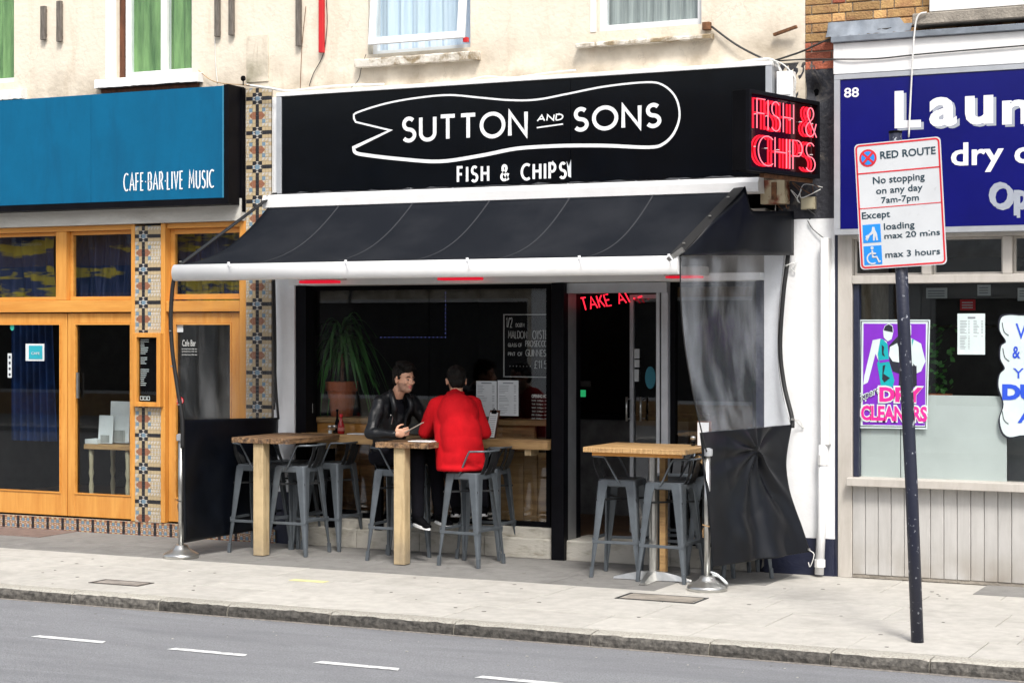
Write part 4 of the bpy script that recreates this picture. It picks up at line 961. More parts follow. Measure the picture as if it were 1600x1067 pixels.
a = W(839,200,TY); c = W(880,189.5,TY); m = MB(); m.ribbon([(a.x,a.z),(c.x,a.z+.02)], .012, TY-.004, .004); m.build('underline', M['white_print'], fs)
stroke_text('lettering', 'FISH & CHIPS', (714,260), (886,280), TY, .022, M['white_print'], fs, gap=.42)
m = MB(); P = W(889,265,TY); m.poly([(P.x-.02,P.z+.07),(P.x+.0,P.z+.02),(P.x+.02,P.z+.08),(P.x+.02,P.z-.07),(P.x-.005,P.z-.06)], TY-.004, .004); m.build('torn_patch', M['paper'], fs)
# torn membrane under the sign
m = MB(); random.seed(9); n = 60; vs = []
x0_, x1_ = SX0-.02, W(1165,280,-.2).x
for k in range(n+1):
    x = x0_+(x1_-x0_)*k/n; vs += [(x,-.17,SZ0+.0+random.uniform(-.01,.015)),(x,-.2+random.uniform(-.01,.01),SZ0-.05),(x,-.235,3.225)]
m.add(vs, [f_ for k in range(n) for f_ in ((k*3,k*3+3,k*3+4,k*3+1),(k*3+1,k*3+4,k*3+5,k*3+2))]); tag(m.build('torn_membrane', mat('torn_grey_membrane', (.03,.032,.036), .5, scale=18, col2=(.30,.31,.32), thr=(.64,.68)), fix=False), 'torn grey membrane strip between the black fascia and the white awning casing', 'membrane')
# ================================================================ AWNING
aw = thing('awning', 'black canvas awning with white cassette and white front bar', 'awning')
BY = -1.38; XB0, XB1 = W(273,425,BY).x, W(1061,412,BY).x; ZBc = 2.475; RB = .062
CX0, CX1 = W(412,320,-.3).x, W(1186,285,-.3).x; CZ0, CZ1 = 3.085, 3.22
def prism_x(mb, prof, x0, x1, mi=0):
    n = len(prof); vs = [(x0,y,z) for y, z in prof]+[(x1,y,z) for y, z in prof]
    mb.add(vs, [tuple(range(n)), tuple(reversed(range(n,2*n)))]+[(i,(i+1)%n,(i+1)%n+n,i+n) for i in range(n)], mi); return mb
m = prism_x(MB(), [(-.18,CZ1),(-.30,CZ1-.01),(-.325,CZ1-.05),(-.32,CZ0+.01),(-.30,CZ0),(-.16,CZ0)], CX0, CX1); m.build('cassette', M['bar_white'], aw)
m = MB(); m.box(CX0+.3, CX0+.36, -.16, 0.02, CZ0+.02, CZ1-.03); m.box(CX1-.4, CX1-.34, -.16, 0.02, CZ0+.02, CZ1-.03); m.build('wall_bracket', M['alu'], aw)
m = prism_x(MB(), [(BY+RB*math.cos(a_)*.8, ZBc+RB*1.15*math.sin(a_)) for a_ in [k*2*math.pi/20 for k in range(20)]], XB0, XB1); fb = m.build('front_bar', M['bar_white'], aw, smooth=False)
for f_ in fb.data.polygons: f_.use_smooth = len(f_.vertices) == 4
m = MB(); FXa, FXb = (CX0+.05, CX1-.16), (XB0+.08, XB1-.02)
nU, nV = 60, 14; vs = []
def fab(u, v):     # v: 0 at the cassette, 1 at the bar
    x = (FXa[0]*(1-v)+FXb[0]*v)+((FXa[1]*(1-v)+FXb[1]*v)-(FXa[0]*(1-v)+FXb[0]*v))*u
    y = -.30+(BY+.30+.0)*v; z = (CZ0+.015)*(1-v)+(ZBc+.066)*v
    z -= .11*math.sin(math.pi*v)**.9*(1-.35*abs(math.sin(u*6*math.pi)))+.004*math.sin(u*37+v*5)
    return Vector((x, y, z))
for i in range(nU+1):
    for j in range(nV+1): vs.append(fab(i/nU, j/nV))
m.add(vs, [(i*(nV+1)+j, (i+1)*(nV+1)+j, (i+1)*(nV+1)+j+1, i*(nV+1)+j+1) for i in range(nU) for j in range(nV)])
o = m.build('canvas', M['awning'], aw, smooth=True, fix=False); md = o.modifiers.new('solid', 'SOLIDIFY'); md.thickness = .002
for k in range(1, 6):
    m = MB(); pts = [fab(k/6+.002, j/16)+Vector((0,-.003,.004)) for j in range(17)]
    vs = []
    for p in pts: vs += [p-Vector((.007,0,0)), p+Vector((.007,0,0)), p+Vector((.007,.003,-.004)), p+Vector((-.007,.003,-.004))]
    m.add(vs, [(i*4+j,(i+1)*4+j,(i+1)*4+(j+1)%4,i*4+(j+1)%4) for i in range(16) for j in range(4)]); m.build('seam', M['seam'], aw)
# folding arms
for sx in (.22,.78):
    xs_ = CX0+(CX1-CX0)*sx; m = MB(); m.tube([(xs_,-.25,3.0),(xs_+.45,-.8,2.62)], .025, 8); m.tube([(xs_+.45,-.8,2.62),(xs_,BY+.05,2.5)], .022, 8); m.build('folding_arm', M['alu'], aw, smooth=True)
# side straps of the awning
for (a, c, nm) in ((W(276,418,BY),W(430,302,-.2),0),(W(1056,398,BY),W(1166,283,-.2),1)):
    m = MB(); d = (c-a); m.bar(a, c, .10 if nm else .05, .012, up=(0,0,1)); m.build('side_strap', M['strap'], aw, bevel=.002)
    m = MB()
    for t_ in (.12,.48,.74) if nm else (.05,.93): p = a+d*t_; m.lathe([(.013,0),(.013,.006),(.006,.010)], p+Vector((.0,-.02,.012)), 8)
    m.build('stud', M['chrome'], aw)
m = MB()
for px in (357,540,730,905,1045):
    p = W(px, 406, BY-.05); p.z = ZBc+.075; m.tube([p, p+Vector((.045,-.04,-.035))], .006, 6); m.lathe([(.012,0),(.012,.012)], p-Vector((.0,0,.004)), 8)
o_ = m.build('lashing_hook', M['upvc'], aw); o_['kind'] = 'stuff'
m = MB(); p = W(1056,398,BY-.03); m.bar(p-Vector((.06,0,.04)), p+Vector((.06,0,.04)), .03, .035); m.build('end_clip', M['chrome'], aw)
# ---------------------------------------------------------------- side curtains
def cloth(name, fr, bk, mt, par, n=40, mrow=36, wr=None, thick=.002):
    """sheet between two edge polylines (front, back), both listed top to bottom"""
    def res(P, k):
        S = smoothline(P, 8); L = [0]
        for i in range(1, len(S)): L.append(L[-1]+(S[i]-S[i-1]).length)
        out = []
        for j in range(k+1):
            t = L[-1]*j/k; i = 0
            while i < len(L)-2 and L[i+1] < t: i += 1
            out.append(S[i].lerp(S[i+1], (t-L[i])/max(1e-9, L[i+1]-L[i])))
        return out
    A = res(fr, mrow); B = res(bk, mrow); vs = []
    nr = (B[mrow//2]-A[mrow//2]).cross(Vector((0,0,1))).normalized()
    for j in range(mrow+1):
        for i in range(n+1):
            u = i/n; v = j/mrow; p = A[j].lerp(B[j], u)
            if wr: p = p+nr*wr(u, v)
            vs.append(p)
    m = MB(); m.add(vs, [(j*(n+1)+i, j*(n+1)+i+1, (j+1)*(n+1)+i+1, (j+1)*(n+1)+i) for j in range(mrow) for i in range(n)])
    o = m.build(name, mt, par, smooth=True, fix=False); md = o.modifiers.new('solid','SOLIDIFY'); md.thickness = thick; return o
WP = lambda L: [W(*p) for p in L]
fall = lambda u: math.sin(math.pi*u)**.5
# left
lc = thing('side_curtain', 'left roll-down side curtain, clear vinyl above black tarpaulin with black edge straps', 'curtain')
lf1 = WP([(277,430,BY),(270,480,BY),(270,545,BY),(279,610,BY),(285,656,BY)]); lb1 = WP([(427,440,-.1),(428,520,-.1),(431,600,-.1),(435,652,-.1)])
cloth('clear_panel', lf1, lb1, M['vinyl_left'], lc, wr=lambda u,v: (.02*math.sin(u*9+v*2)+.012*math.sin(u*21-v*6))*fall(u))
lf2 = WP([(285,656,BY),(286,750,BY),(287,848,BY)]); lb2 = WP([(435,652,-.1),(433,730,-.1),(431,822,-.1)])
cloth('black_panel', lf2, lb2, M['tarp'], lc, wr=lambda u,v: (.012*math.sin(u*8+v*3)+.01*math.sin(v*9-u*4))*fall(u))
def strapline(P, w, par, name='edge_strap', k=6):
    m = MB(); S = smoothline(P, k); m.tube(S, w, 6); return m.build(name, M['strap'], par, smooth=True)
strapline(WP([(279,418,BY),(271,440,BY),(267,490,BY),(269,545,BY),(278,610,BY),(285,656,BY),(285,700,BY)]), .018, lc); strapline(WP([(427,440,-.12),(428,520,-.12),(431,600,-.12),(435,655,-.12)]), .012, lc)
m = MB()
for px, py in ((266,517),(268,572),(279,632)): p = W(px,py,BY-.02); m.lathe([(.009,-.006),(.009,.006)], p, 8)
m.build('stud', M['chrome'], lc)
# right
rc = thing('side_curtain', 'right roll-down side curtain, hazy vinyl above creased black tarpaulin', 'curtain')
E1 = W(1062,404,BY); E2 = W(1166,290,-.25)
topf = [W(1062,402,BY), W(1115,345,-.75), W(1166,290,-.25), W(1186,322,-.15), W(1240,326,-.06)]
cloth('black_valance', [topf[0]+Vector((0,0,.0)), topf[0]-Vector((0,0,.01)), W(1062,408,BY)], [W(1232,318,-.08), W(1236,350,-.08), W(1238,398,-.08)], M['tarp'], rc, n=40, mrow=14, wr=None)
o = children(rc)[-1]; COL.objects.unlink(o)
# valance: built column by column under the awning's side line
m = MB(); vs = []; n = 40
for i in range(n+1):
    u = i/n; px = 1062+178*u; Yc = BY+(-.07-BY)*u**1.15
    top = (402-(402-290)*(u/.58)) if u < .58 else (290+40*min(1,(u-.58)/.05))
    for j in range(9):
        py = top+(399-top)*j/8; p = W(px, py, Yc); p.y += .02*math.sin(u*17+j*.3)*math.sin(math.pi*u); vs.append(p)
m.add(vs, [(i*9+j,(i+1)*9+j,(i+1)*9+j+1,i*9+j+1) for i in range(n) for j in range(8)]); o = m.build('black_valance', M['tarp'], rc, smooth=True, fix=False); md = o.modifiers.new('solid','SOLIDIFY'); md.thickness = .003
rf1 = WP([(1062,400,BY),(1063,460,BY),(1068,530,-1.36),(1079,600,-1.33),(1096,676,-1.30)]); rb1 = WP([(1226,398,-.12),(1218,480,-.12),(1216,560,-.14),(1224,620,-.16),(1236,664,-.2)])
cloth('clear_panel', rf1, rb1, M['vinyl'], rc, n=60, mrow=40, wr=lambda u,v: (.022*math.sin(u*8+v*2)*(1-v*.6)*(1-u)+.006*math.sin(u*27-v*6)*(1-u)+.012*math.sin(v*5+u*4))*fall(u))
rf2 = WP([(1094,676,-1.30),(1103,760,-1.27),(1110,830,-1.25),(1114,886,-1.24)]); rb2 = WP([(1237,663,-.2),(1229,720,-.24),(1236,775,-.28),(1255,825,-.32),(1268,862,-.36)])
from mathutils import noise as _nz
def crease(u, v):
    du, dv = (u-.62)*1.05, (v-.17)*1.0; r = math.hypot(du, dv); a_ = math.degrees(math.atan2(dv, du)); h = 0
    for (ac, wd, am, ln) in ((-160,9,.045,.6),(-128,8,.03,.3),(-95,10,.03,.3),(-40,10,.04,.45),(172,8,.05,.6),(140,9,.022,.5),(100,8,.045,.8),(63,7,.06,.75),(48,6,-.05,.7),(20,9,.02,.4),(118,6,-.02,.8)):
        d_ = (a_-ac+180) % 360-180; h += .85*am*math.exp(-(d_/wd)**2)*min(1, r/.05)*math.exp(-r/ln)*(1+r*.6)
    h += .035*math.exp(-((u-.48)/.07)**2)*max(0, v-.55)*2.0
    nz_ = _nz.noise(Vector((u*2.6, v*1.9, 3.1))); n2_ = _nz.noise(Vector((u*5.1+v*2, v*3.1-u*2, 7.7)))
    return (h+.012*max(0, 1-abs(nz_)*3)**1.5+.006*n2_+.07*nz_)*fall(min(max(u,.02),.98))-.02*math.exp(-r*r*90)
cloth('black_panel', rf2, rb2, M['tarp'], rc, n=90, mrow=80, wr=lambda u,v: -crease(u,v))
strapline(WP([(1232,330,-.06),(1231,400,-.08),(1224,460,-.1),(1219,540,-.1),(1225,600,-.12),(1237,650,-.18),(1238,668,-.2)]), .020, rc)
strapline(WP([(1063,402,BY),(1064,470,BY),(1070,540,-1.36),(1084,620,-1.33),(1104,706,-1.28)]), .006, rc)
m = MB()
for px, py, Yc in ((1228,415,-.12),(1238,655,-.22),(1264,858,-.38)): p = W(px,py,Yc); m.lathe([(.011,-.008),(.011,.008)], p, 8)
m.build('eyelet', M['chrome'], rc)
m = MB(); m.tube(smoothline(WP([(1229,415,-.11),(1240,411,-.05),(1243,425,-.04),(1236,418,-.05),(1246,408,-.04)]),4), .004, 5); m.tube(smoothline(WP([(1239,655,-.2),(1250,657,-.05),(1256,668,-.04),(1250,664,-.05),(1242,656,-.1)]),4), .004, 5); m.tube(smoothline(WP([(1264,859,-.38),(1272,866,-.4),(1266,885,-.4),(1263,878,-.4)]),4), .004, 5)
m.build('tie_cord', M['cable_w'], rc, smooth=True)
# stanchions
def stanchion(px, py, label, zt=1.12, top=None):
    P = G(px, py); t = thing('steel_post', label, 'post', (P.x, P.y, 0), group='steel posts holding the curtain edges')
    r = .155
    m = MB(); m.lathe([(r,0),(r,.03),(r-.012,.04),(r*.62,.065),(r*.42,.085),(r*.35,.11),(.04,.115)], n=32); m.build('base', M['chrome'], t, smooth=True)
    m = MB(); m.lathe([(.024,.1),(.024,zt)], n=14); m.build('pole', M['chrome'], t, smooth=True)
    m = MB(); m.lathe([(.04,zt-.05),(.042,zt-.03),(.042,zt-.0),(.02,zt+.01)], n=14); m.build('cap', M['grey_alu'], t)
    m = MB(); m.tube(smoothline([(-.03,-.02,.5),(.03,-.03,.49),(.03,.02,.5),(-.03,.0,.47),(-.035,.01,.40)],4), .004, 5); m.build('tie_cord', M['plank_light'] if px > 800 else M['cable_b'], t)
    return t
stanchion(283, 871, 'left polished steel post with round base at the curtain edge', zt=W(283,680,-1.38).z)
s_ = stanchion(1105, 922, 'right polished steel post with string tied at its base', zt=W(1100,702,-1.25).z)
m = MB(); m.tube(smoothline([(.03,0,.14),(.09,-.03,.13),(.13,-.02,.09),(.16,.0,.06),(.1,.03,.10),(.03,.02,.12)],4), .009, 6); m.build('tie_rag', M['paper'], s_, smooth=True)
# ================================================================ NEON BOX SIGN
nb_f = W(1170,200,-1.15); nb_b = W(1280,215,-.12)
axis = (nb_b-nb_f); axis.z = 0; Ln = axis.length; ang = math.atan2(axis.y, axis.x)
zf1, zf0 = W(1170,139,-1.15).z, W(1170,266,-1.15).z
nb = thing('neon_box_sign', 'black projecting box sign with red neon lettering fish and chips', 'neon sign', (nb_f.x, nb_f.y, zf0), ang)
Hn = zf1-zf0; Tn = .15
m = MB(); m.box(0, Ln, .03, Tn, 0, Hn); m.build('case', M['matt_black'], nb, bevel=.004)
m = MB(); frame(m, 0, Ln, 0, Hn, .03, -.006, .034); m.build('case_rim', M['black'], nb)
m = MB(); m.box(.03, Ln-.03, .022, .028, .03, Hn-.03); m.build('reflector', plain('red_reflector', (.06,.004,.006), .08, .6), nb)
def neon_line(txt, z0, z1, x0, x1, off, mt, r, name):
    L, tw = layout(txt, .16); m = MB()
    for s in L: m.tube([(x0+p[0]/tw*(x1-x0), off, z0+p[1]*(z1-z0)) for p in s], r, 6)
    m.build(name, mt, nb, smooth=True)
for off, mt, r, dx in ((-.004, M['neon_core'], .0045, 0), (.012, M['neon'], .0065, -.03), (.018, M['neon'], .0060, -.07), (.020, M['neon_reflection'], .010, -.05)):  # front layer is the tube; layers behind stand in for its reflections
    neon_line('FISH &', Hn*.53, Hn*.90, .11+dx, Ln-.05+dx, off, mt, r, 'neon_tube_and_reflection'); neon_line('CHIPS', Hn*.08, Hn*.45, .13+dx, Ln-.07+dx, off, mt, r, 'neon_tube_and_reflection')
m = MB()
for k in range(6):
    for z in (Hn*.7, Hn*.3): m.tube([(.09+k*(Ln-.2)/5,-.004,z),(.09+k*(Ln-.2)/5,.03,z)], .004, 5)
m.build('glass_support', M['paper'], nb)
m = MB(); m.bar((Ln*.5,.09,Hn),(Ln*.5,.09,Hn+.0), .02,.02) if 0 else m.box(Ln*.3, Ln, .06, .10, -.03, -.001); m.build('bracket', M['rust'], nb)
# ================================================================ MESSY PIER BETWEEN THE SHOPS
pr = thing('party_pier', 'soot blackened pier with loose wiring between the two shop signs', 'pier')
px0_, px1_ = SX1+.058, W(1309,200,0).x-.002
n1, n2 = 26, 34; m = MB(); vs = []; random.seed(21)
for i in range(n1+1):
    for j in range(n2+1):
        x = px0_+(px1_-px0_)*i/n1; z = 2.885+(W(1250,98,0).z-2.885)*j/n2
        hole_ = math.exp(-(((x-W(1270,0,0).x)/.06)**2+((z-W(1270,142,0).z)/.07)**2)*.8)
        vs.append((x, random.uniform(-.006,.005)+.12*hole_, z))
m.add(vs, [(i*(n2+1)+j,(i+1)*(n2+1)+j,(i+1)*(n2+1)+j+1,i*(n2+1)+j+1) for i in range(n1) for j in range(n2)]); m.build('render', M['sooty'], pr, fix=False, smooth=True)
m = MB(); m.box(px0_, px1_, .13, .3, 2.885, W(1250,75,0).z); m.build('pier_core', M['matt_black'], pr)
jb = thing('junction_box', 'white plastic junction box beside the black fascia end', 'junction box'); m = MB(); m.R(1213,112,1238,152,-.12,.10); m.build('box', M['upvc'], jb, bevel=.006); m = MB(); m.R(1216,116,1235,148,-.126,.004); m.build('lid', M['white'], jb, bevel=.002)
jb = thing('junction_box', 'beige square switch box low on the sooty pier', 'junction box'); m = MB(); m.R(1251,308,1273,327,-.07,.05); m.build('box', plain('beige_box', (.34,.30,.20), .6), jb, bevel=.004); m = MB(); m.R(1253,310,1271,325,-.073,.002); m.build('lid', plain('beige_lid', (.38,.34,.23), .6), jb)
eb = thing('end_bracket', 'rusty stained white end plate of the awning casing', 'bracket')
m = MB(); m.R(1188,282,1226,318,-.16,.14); m.build('plate', mat('rust_stained_plate', (.50,.42,.28), .7, scale=6, col2=(.22,.06,.03), thr=(.45,.6)), eb, bevel=.004)
m = MB(); m.R(1205,285,1213,312,-.17,.008); m.build('lug', M['rust'], eb)
def cable(name, P, r, mt, label, cat='cable', k=6):
    m = MB(); m.tube(smoothline(WP(P), k), r, 6); return tag(m.build(name, M[mt], smooth=True), label, cat)
cable('cable', [(1112,42,-.03),(1150,70,-.05),(1192,92,-.06),(1206,96,-.06)], .010, 'cable_b', 'dark cable slanting down from the right upper window sill to the fascia corner')
cable('cable', [(1204,97,-.06),(1250,82,-.05),(1310,58,-.05),(1420,42,-.06),(1620,30,-.06)], .008, 'cable_b', 'dark cable rising right from the fascia corner across the flashing')
cable('cable', [(1108,113,-.09),(1150,100,-.1),(1195,93,-.1),(1212,98,-.1),(1220,112,-.1)], .013, 'cable_w', 'white cable lying on top of the black fascia at its right end')
cable('cable', [(1200,92,-.12),(1225,102,-.12),(1243,125,-.1),(1238,148,-.08)], .006, 'cable_w', 'white cable looping over the white junction box')
cable('cable', [(1210,96,-.04),(1260,93,-.06),(1306,93,-.17),(1370,92,-.175),(1450,84,-.175),(1620,70,-.175)], .006, 'cable_b', 'thin grey cable running across the white cornice of the launderette')
cable('cable', [(1448,20,-.22),(1434,26,-.23),(1428,60,-.23),(1424,130,-.22),(1420,215,-.22)], .007, 'cable_w', 'pale cable hanging down over the navy launderette sign')
cable('cable', [(385,133,-.10),(420,138,-.12),(455,142,-.10),(520,135,-.08),(600,132,-.05)], .011, 'cable_w', 'white cable running from the tiled pillar along the top of the black fascia')
cable('cable', [(310,110,-.02),(335,128,-.04),(380,133,-.12),(390,133,-.12)], .004, 'plank_light', 'thin tan cable sagging from the second window sill over the blue fascia')
cable('cable', [(336,60,-.01),(337,100,-.01),(340,131,-.03)], .004, 'cable_w', 'thin white cable dropping from the batten pair to the blue fascia')
cable('cable', [(510,0,-.01),(511,40,-.015),(505,85,-.015),(490,115,-.02),(483,135,-.03)], .004, 'cable_b', 'thin dark cable hanging beside the red batten')
cable('cable', [(478,10,-.01),(472,70,-.012),(469,140,-.02)], .003, 'rust', 'thin brown wire hanging left of the red batten')
cable('cable', [(572,85,-.03),(565,105,-.02),(560,125,-.02),(548,138,-.04)], .003, 'cable_b', 'thin wire dropping from the left end of the middle window sill')
cable('cable', [(725,128,-.08),(760,120,-.1),(800,122,-.09),(860,114,-.1),(900,110,-.08)], .008, 'cable_w', 'loose white wire lying along the middle top of the black fascia')
cable('cable', [(1020,112,-.09),(1030,105,-.1),(1060,106,-.1),(1070,112,-.09)], .008, 'cable_w', 'short loop of white wire on the black fascia top right')
random.seed(31); m = MB()
for k in range(9):
    x = 1215+random.uniform(0,55); y = 285+random.uniform(0,45)
    P = [(x+random.uniform(-22,22), y+random.uniform(-16,16), random.uniform(-.09,-.04)) for _ in range(5)]
    m.tube(smoothline(WP(P), 6), .0035, 5, mi=k%3)
tag(m.build('loose_wires', [M['cable_b'],M['cable_w'],M['rust']], smooth=True), 'tangle of loose wires below the neon box sign on the sooty pier', kind='stuff')
cable('cable', [(1228,330,-.04),(1232,350,-.03),(1238,362,-.03)], .003, 'cable_b', 'short dark wire end on the white wall top left'); cable('cable', [(1262,345,-.04),(1270,358,-.04),(1288,373,-.05)], .004, 'cable_b', 'dark wire leading to the top of the white downpipe')
cable('cable', [(428,435,-.09),(430,560,-.09),(428,640,-.09)], .014, 'cable_b', 'black bundled strap hanging beside the white pillar')
rb = MB(); rb.bar(W(1209,55,-.04), W(1245,42,-.08), .03, .025); tag(rb.build('rusty_bracket', M['rust'], bevel=.003), 'short rusty bracket stub high on the cream wall at right', 'bracket')
rb = MB(); rb.box(W(1100,0,0).x, W(1112,0,0).x, -.05, .0, W(1105,48,0).z, W(1105,36,0).z); tag(rb.build('cable_clamp', M['rust'], bevel=.003), 'small rusty clamp at the right end of the right window sill', 'clamp')
cam_ = thing('security_camera', 'tiny black camera on the corner of the blue fascia', 'camera'); p = W(380,122,-.14)
m = MB(); m.lathe([(.01,-.03),(.022,-.02),(.024,.0),(.014,.018)], p, 10); m.build('housing', M['matt_black'], cam_, smooth=True); m = MB(); m.tube([p-Vector((0,0,.02)), p-Vector((0,0,.07))], .006, 6); m.build('stalk', M['matt_black'], cam_)
# downpipe
dp = thing('downpipe', 'white painted drainpipe at the right edge of the white wall', 'pipe'); a = W(1290,372,-.09)
m = MB(); m.box(a.x-.035, a.x+.03, -.12, -.022, 1.06, a.z); m.build('boxed_casing', M['white'], dp, bevel=.004)
m = MB(); m.tube([(a.x-.02,-.09,1.06),(a.x-.03,-.09,.5),(a.x-.05,-.10,.02)], .036, 12); m.build('pipe', M['white_wall'], dp, smooth=True)
m = MB(); m.tube([(a.x-.022,-.09,.9),(a.x-.022,-.09,.98)], .044, 12); m.build('collar', M['white'], dp); m = MB(); m.tube([(a.x-.045,-.10,.08),(a.x-.045,-.10,.14)], .044, 12); m.build('collar', M['white'], dp)
# ================================================================ BRICK BUILDING AND LAUNDERETTE
bk = thing('brick_terrace', 'yellow brick building over the launderette with a grey ledge', 'building')
XBk0 = XR+.002; 
m = MB(); m.box(XBk0, 1.5, .012, .28, W(1300,112,0).z, 7.4); m.build('mortar_wall', M['mortar'], bk)
random.seed(12); ch = .075; zb0 = W(1290,108,0).z; nrow = 0
z = zb0
meshes = {}
while z < 5.25:
    x = XBk0+(.0 if nrow % 2 else -.055); xe_ = W(1620,20,0).x if z > W(1350,60,0).z-.02 else W(1309,100,0).x-.01
    k = 0
    while x < xe_:
        w = .215 if (k+nrow) % 2 else .1025
        x0b = max(x, XBk0); x1b = min(x+w, xe_)
        if x1b-x0b > .03:
            m = MB(); dy = random.uniform(-.004,.004); m.box(x0b, x1b, -.004+dy, .03, z, z+.065)
            m.build('brick', M['brick_red'] if (z < zb0+.16 or random.random() < .18) else M['brick'], bk, bevel=.004)
        x += w+.01; k += 1
    z += ch; nrow += 1
# ledge and sill of the upper window at right
P0 = W(1452,8,-.16); P1 = W(1440,32,-.14)
m = MB(); m.box(P0.x, 1.4, -.16, .1, W(1452,19,-.16).z, W(1452,-60,-.16).z); m.build('white_bay', M['white'], bk, bevel=.004)
m = MB(); m.box(W(1425,30,-.2).x, 1.4, -.20, .08, W(1425,40,-.2).z, W(1452,19,-.2).z-.004); m.build('ledge', M['concrete'], bk, bevel=.008)
m = MB(); a = W(1292,40,-.06); c = W(1425,48,-.06)
vs = []; n = 20; random.seed(6)
for k in range(n+1):
    x = a.x+(c.x-a.x)*k/n; vs += [(x,-.03+random.uniform(-.01,.01),W(1292,36,-.03).z-.05*(k>17)),(x,-.06+random.uniform(-.012,.012),W(1292,50,-.06).z),(x,-.10,W(1292,60,-.06).z+random.uniform(-.01,.01))]
m.add(vs, [f_ for k in range(n) for f_ in ((k*3,k*3+3,k*3+4,k*3+1),(k*3+1,k*3+4,k*3+5,k*3+2))]); m.build('lead_flashing', M['lead'], bk, fix=False, smooth=True)
la = thing('launderette_shopfront', 'warm grey painted launderette shopfront with boarded stall riser', 'shopfront')
def lb_(name, *a, mt='grey_paint', bev=.004):
    m = MB(); m.box(*a); return m.build(name, M[mt], la, bevel=bev)
LX0 = W(1309,500,-.03).x; LXE = 1.4
lb_('cornice', LX0, LXE, -.16, .0, W(1309,125,-.16).z+.045, W(1309,68,-.16).z, mt='white'); lb_('cornice_cap', LX0-.01, LXE, -.20, .0, W(1309,68,-.16).z+.002, W(1309,60,-.16).z+.01, mt='lead')
ls = thing('launderette_sign', 'navy blue launderette fascia sign with bold white lettering', 'shop sign')
LY = -.19; a = W(1313,125,LY); c = W(1313,358,LY)
m = MB(); m.box(a.x, LXE, LY+.004, -.01, c.z, a.z); m.build('panel', M['navy'], ls)
m = MB(); m.box(a.x-.05, LXE, LY-.004, -.01, a.z+.002, a.z+.04); m.box(a.x-.05, LXE, LY-.004, -.01, c.z-.045, c.z-.002); m.build('frame_rail', M['grey_alu'], ls); m = MB(); m.box(a.x-.05, a.x-.002, LY-.003, -.01, c.z, a.z); m.build('frame_stile', M['grey_alu'], ls)
LT = LY+.004
font_text('lettering', '88', (1319,138),(1342,152), LT, M['white_print'], ls, bold=.015)
def lz(txt, x0, x1, ytop, ybot, bold, shadow=True, mt=None):
    a_ = W(x0, ytop, LT); b_ = W(x0, ybot, LT); e_ = W(x1, ytop, LT).x
    if shadow: font_text('letter_shadow', txt, 0, 0, LT, M['grey_print'], ls, bold=bold, raw=(a_.x+.022, a_.z-.018, e_+.022, b_.z-.018), t=.0015)
    font_text('lettering', txt, 0, 0, LT-.0016, mt or M['white_print'], ls, bold=bold, raw=(a_.x, a_.z, e_, b_.z), t=.002)
lz('L', 1398, 1439, 143, 201, .03); lz('a', 1452, 1495, 153, 199, .03)
lz('u', 1508, 1552, 151, 196, .03); lz('nderette', 1566, 1930, 141, 196, .03)
lz('dry cleaning', 1486, 1790, 224, 271, .02, False); lz('Open', 1545, 1650, 285, 338, .012, True, M['grey_print'])
# timber framing
ZH = W(1400,366,-.03).z; ZTR = W(1400,437,-.03).z; ZS = W(1330,745,-.03).z
lb_('stile', LX0, W(1331,500,-.03).x, -.03, .15, .0, ZH); lb_('head', W(1331,500,-.03).x+.002, LXE, -.03, .15, ZH-.03, ZH)
lb_('transom_bar', W(1331,500,-.03).x+.002, LXE, -.035, .12, ZTR-.03, ZTR+.035)
for px in (1447, 1573, 1700): lb_('mullion', W(px-7,400,-.03).x, W(px+8,400,-.03).x, -.03, .12, ZTR+.037, ZH-.032)
lb_('sill', W(1322,750,-.12).x, LXE, -.12, .12, ZS-.065, ZS)
xs_ = [W(1331,500,-.03).x+.002]+[W(p,400,-.03).x for p in (1440,1455,1566,1581,1693,1708)]+[LXE]
for k in range(0, 8, 2):
    f = MB(); frame(f, xs_[k]+.002, xs_[k+1]-.002, ZTR+.037, ZH-.032, .018, .04, .03); r = f.build('transom_window', M['grey_paint'], la)
    g = MB(); g.box(xs_[k]+.02, xs_[k+1]-.02, .05, .056, ZTR+.055, ZH-.05); g.build('pane', M['glass'], r)
g = MB(); g.box(W(1344,500,.02).x, LXE-.05, .05, .06, ZS+.002, ZTR-.032); mw = g.build('pane', M['glass'], la)
lb_('dark_beading', W(1331,500,-.03).x+.003, W(1342,500,.0).x, .0, .08, ZS+.001, ZTR-.031, mt='dark_blue')
# cladding boards
bx0 = W(1331,800,-.02).x; bw = .1045; k = 0; x = bx0+.004
while x < .2:
    m = MB(); m.box(x+.002, x+bw-.002, -.02-random.uniform(0,.003), .03, .03, ZS-.067); m.build('board', M['grey_board'], la, bevel=.004); x += bw
lb_('bottom_rail', W(1331,800,-.02).x+.003, LXE, -.015, .06, .0, .03, mt='concrete')
m = MB(); m.box(bx0, LXE, .031, .06, .03, ZS-.067); m.build('board_backing', M['matt_black'], la)
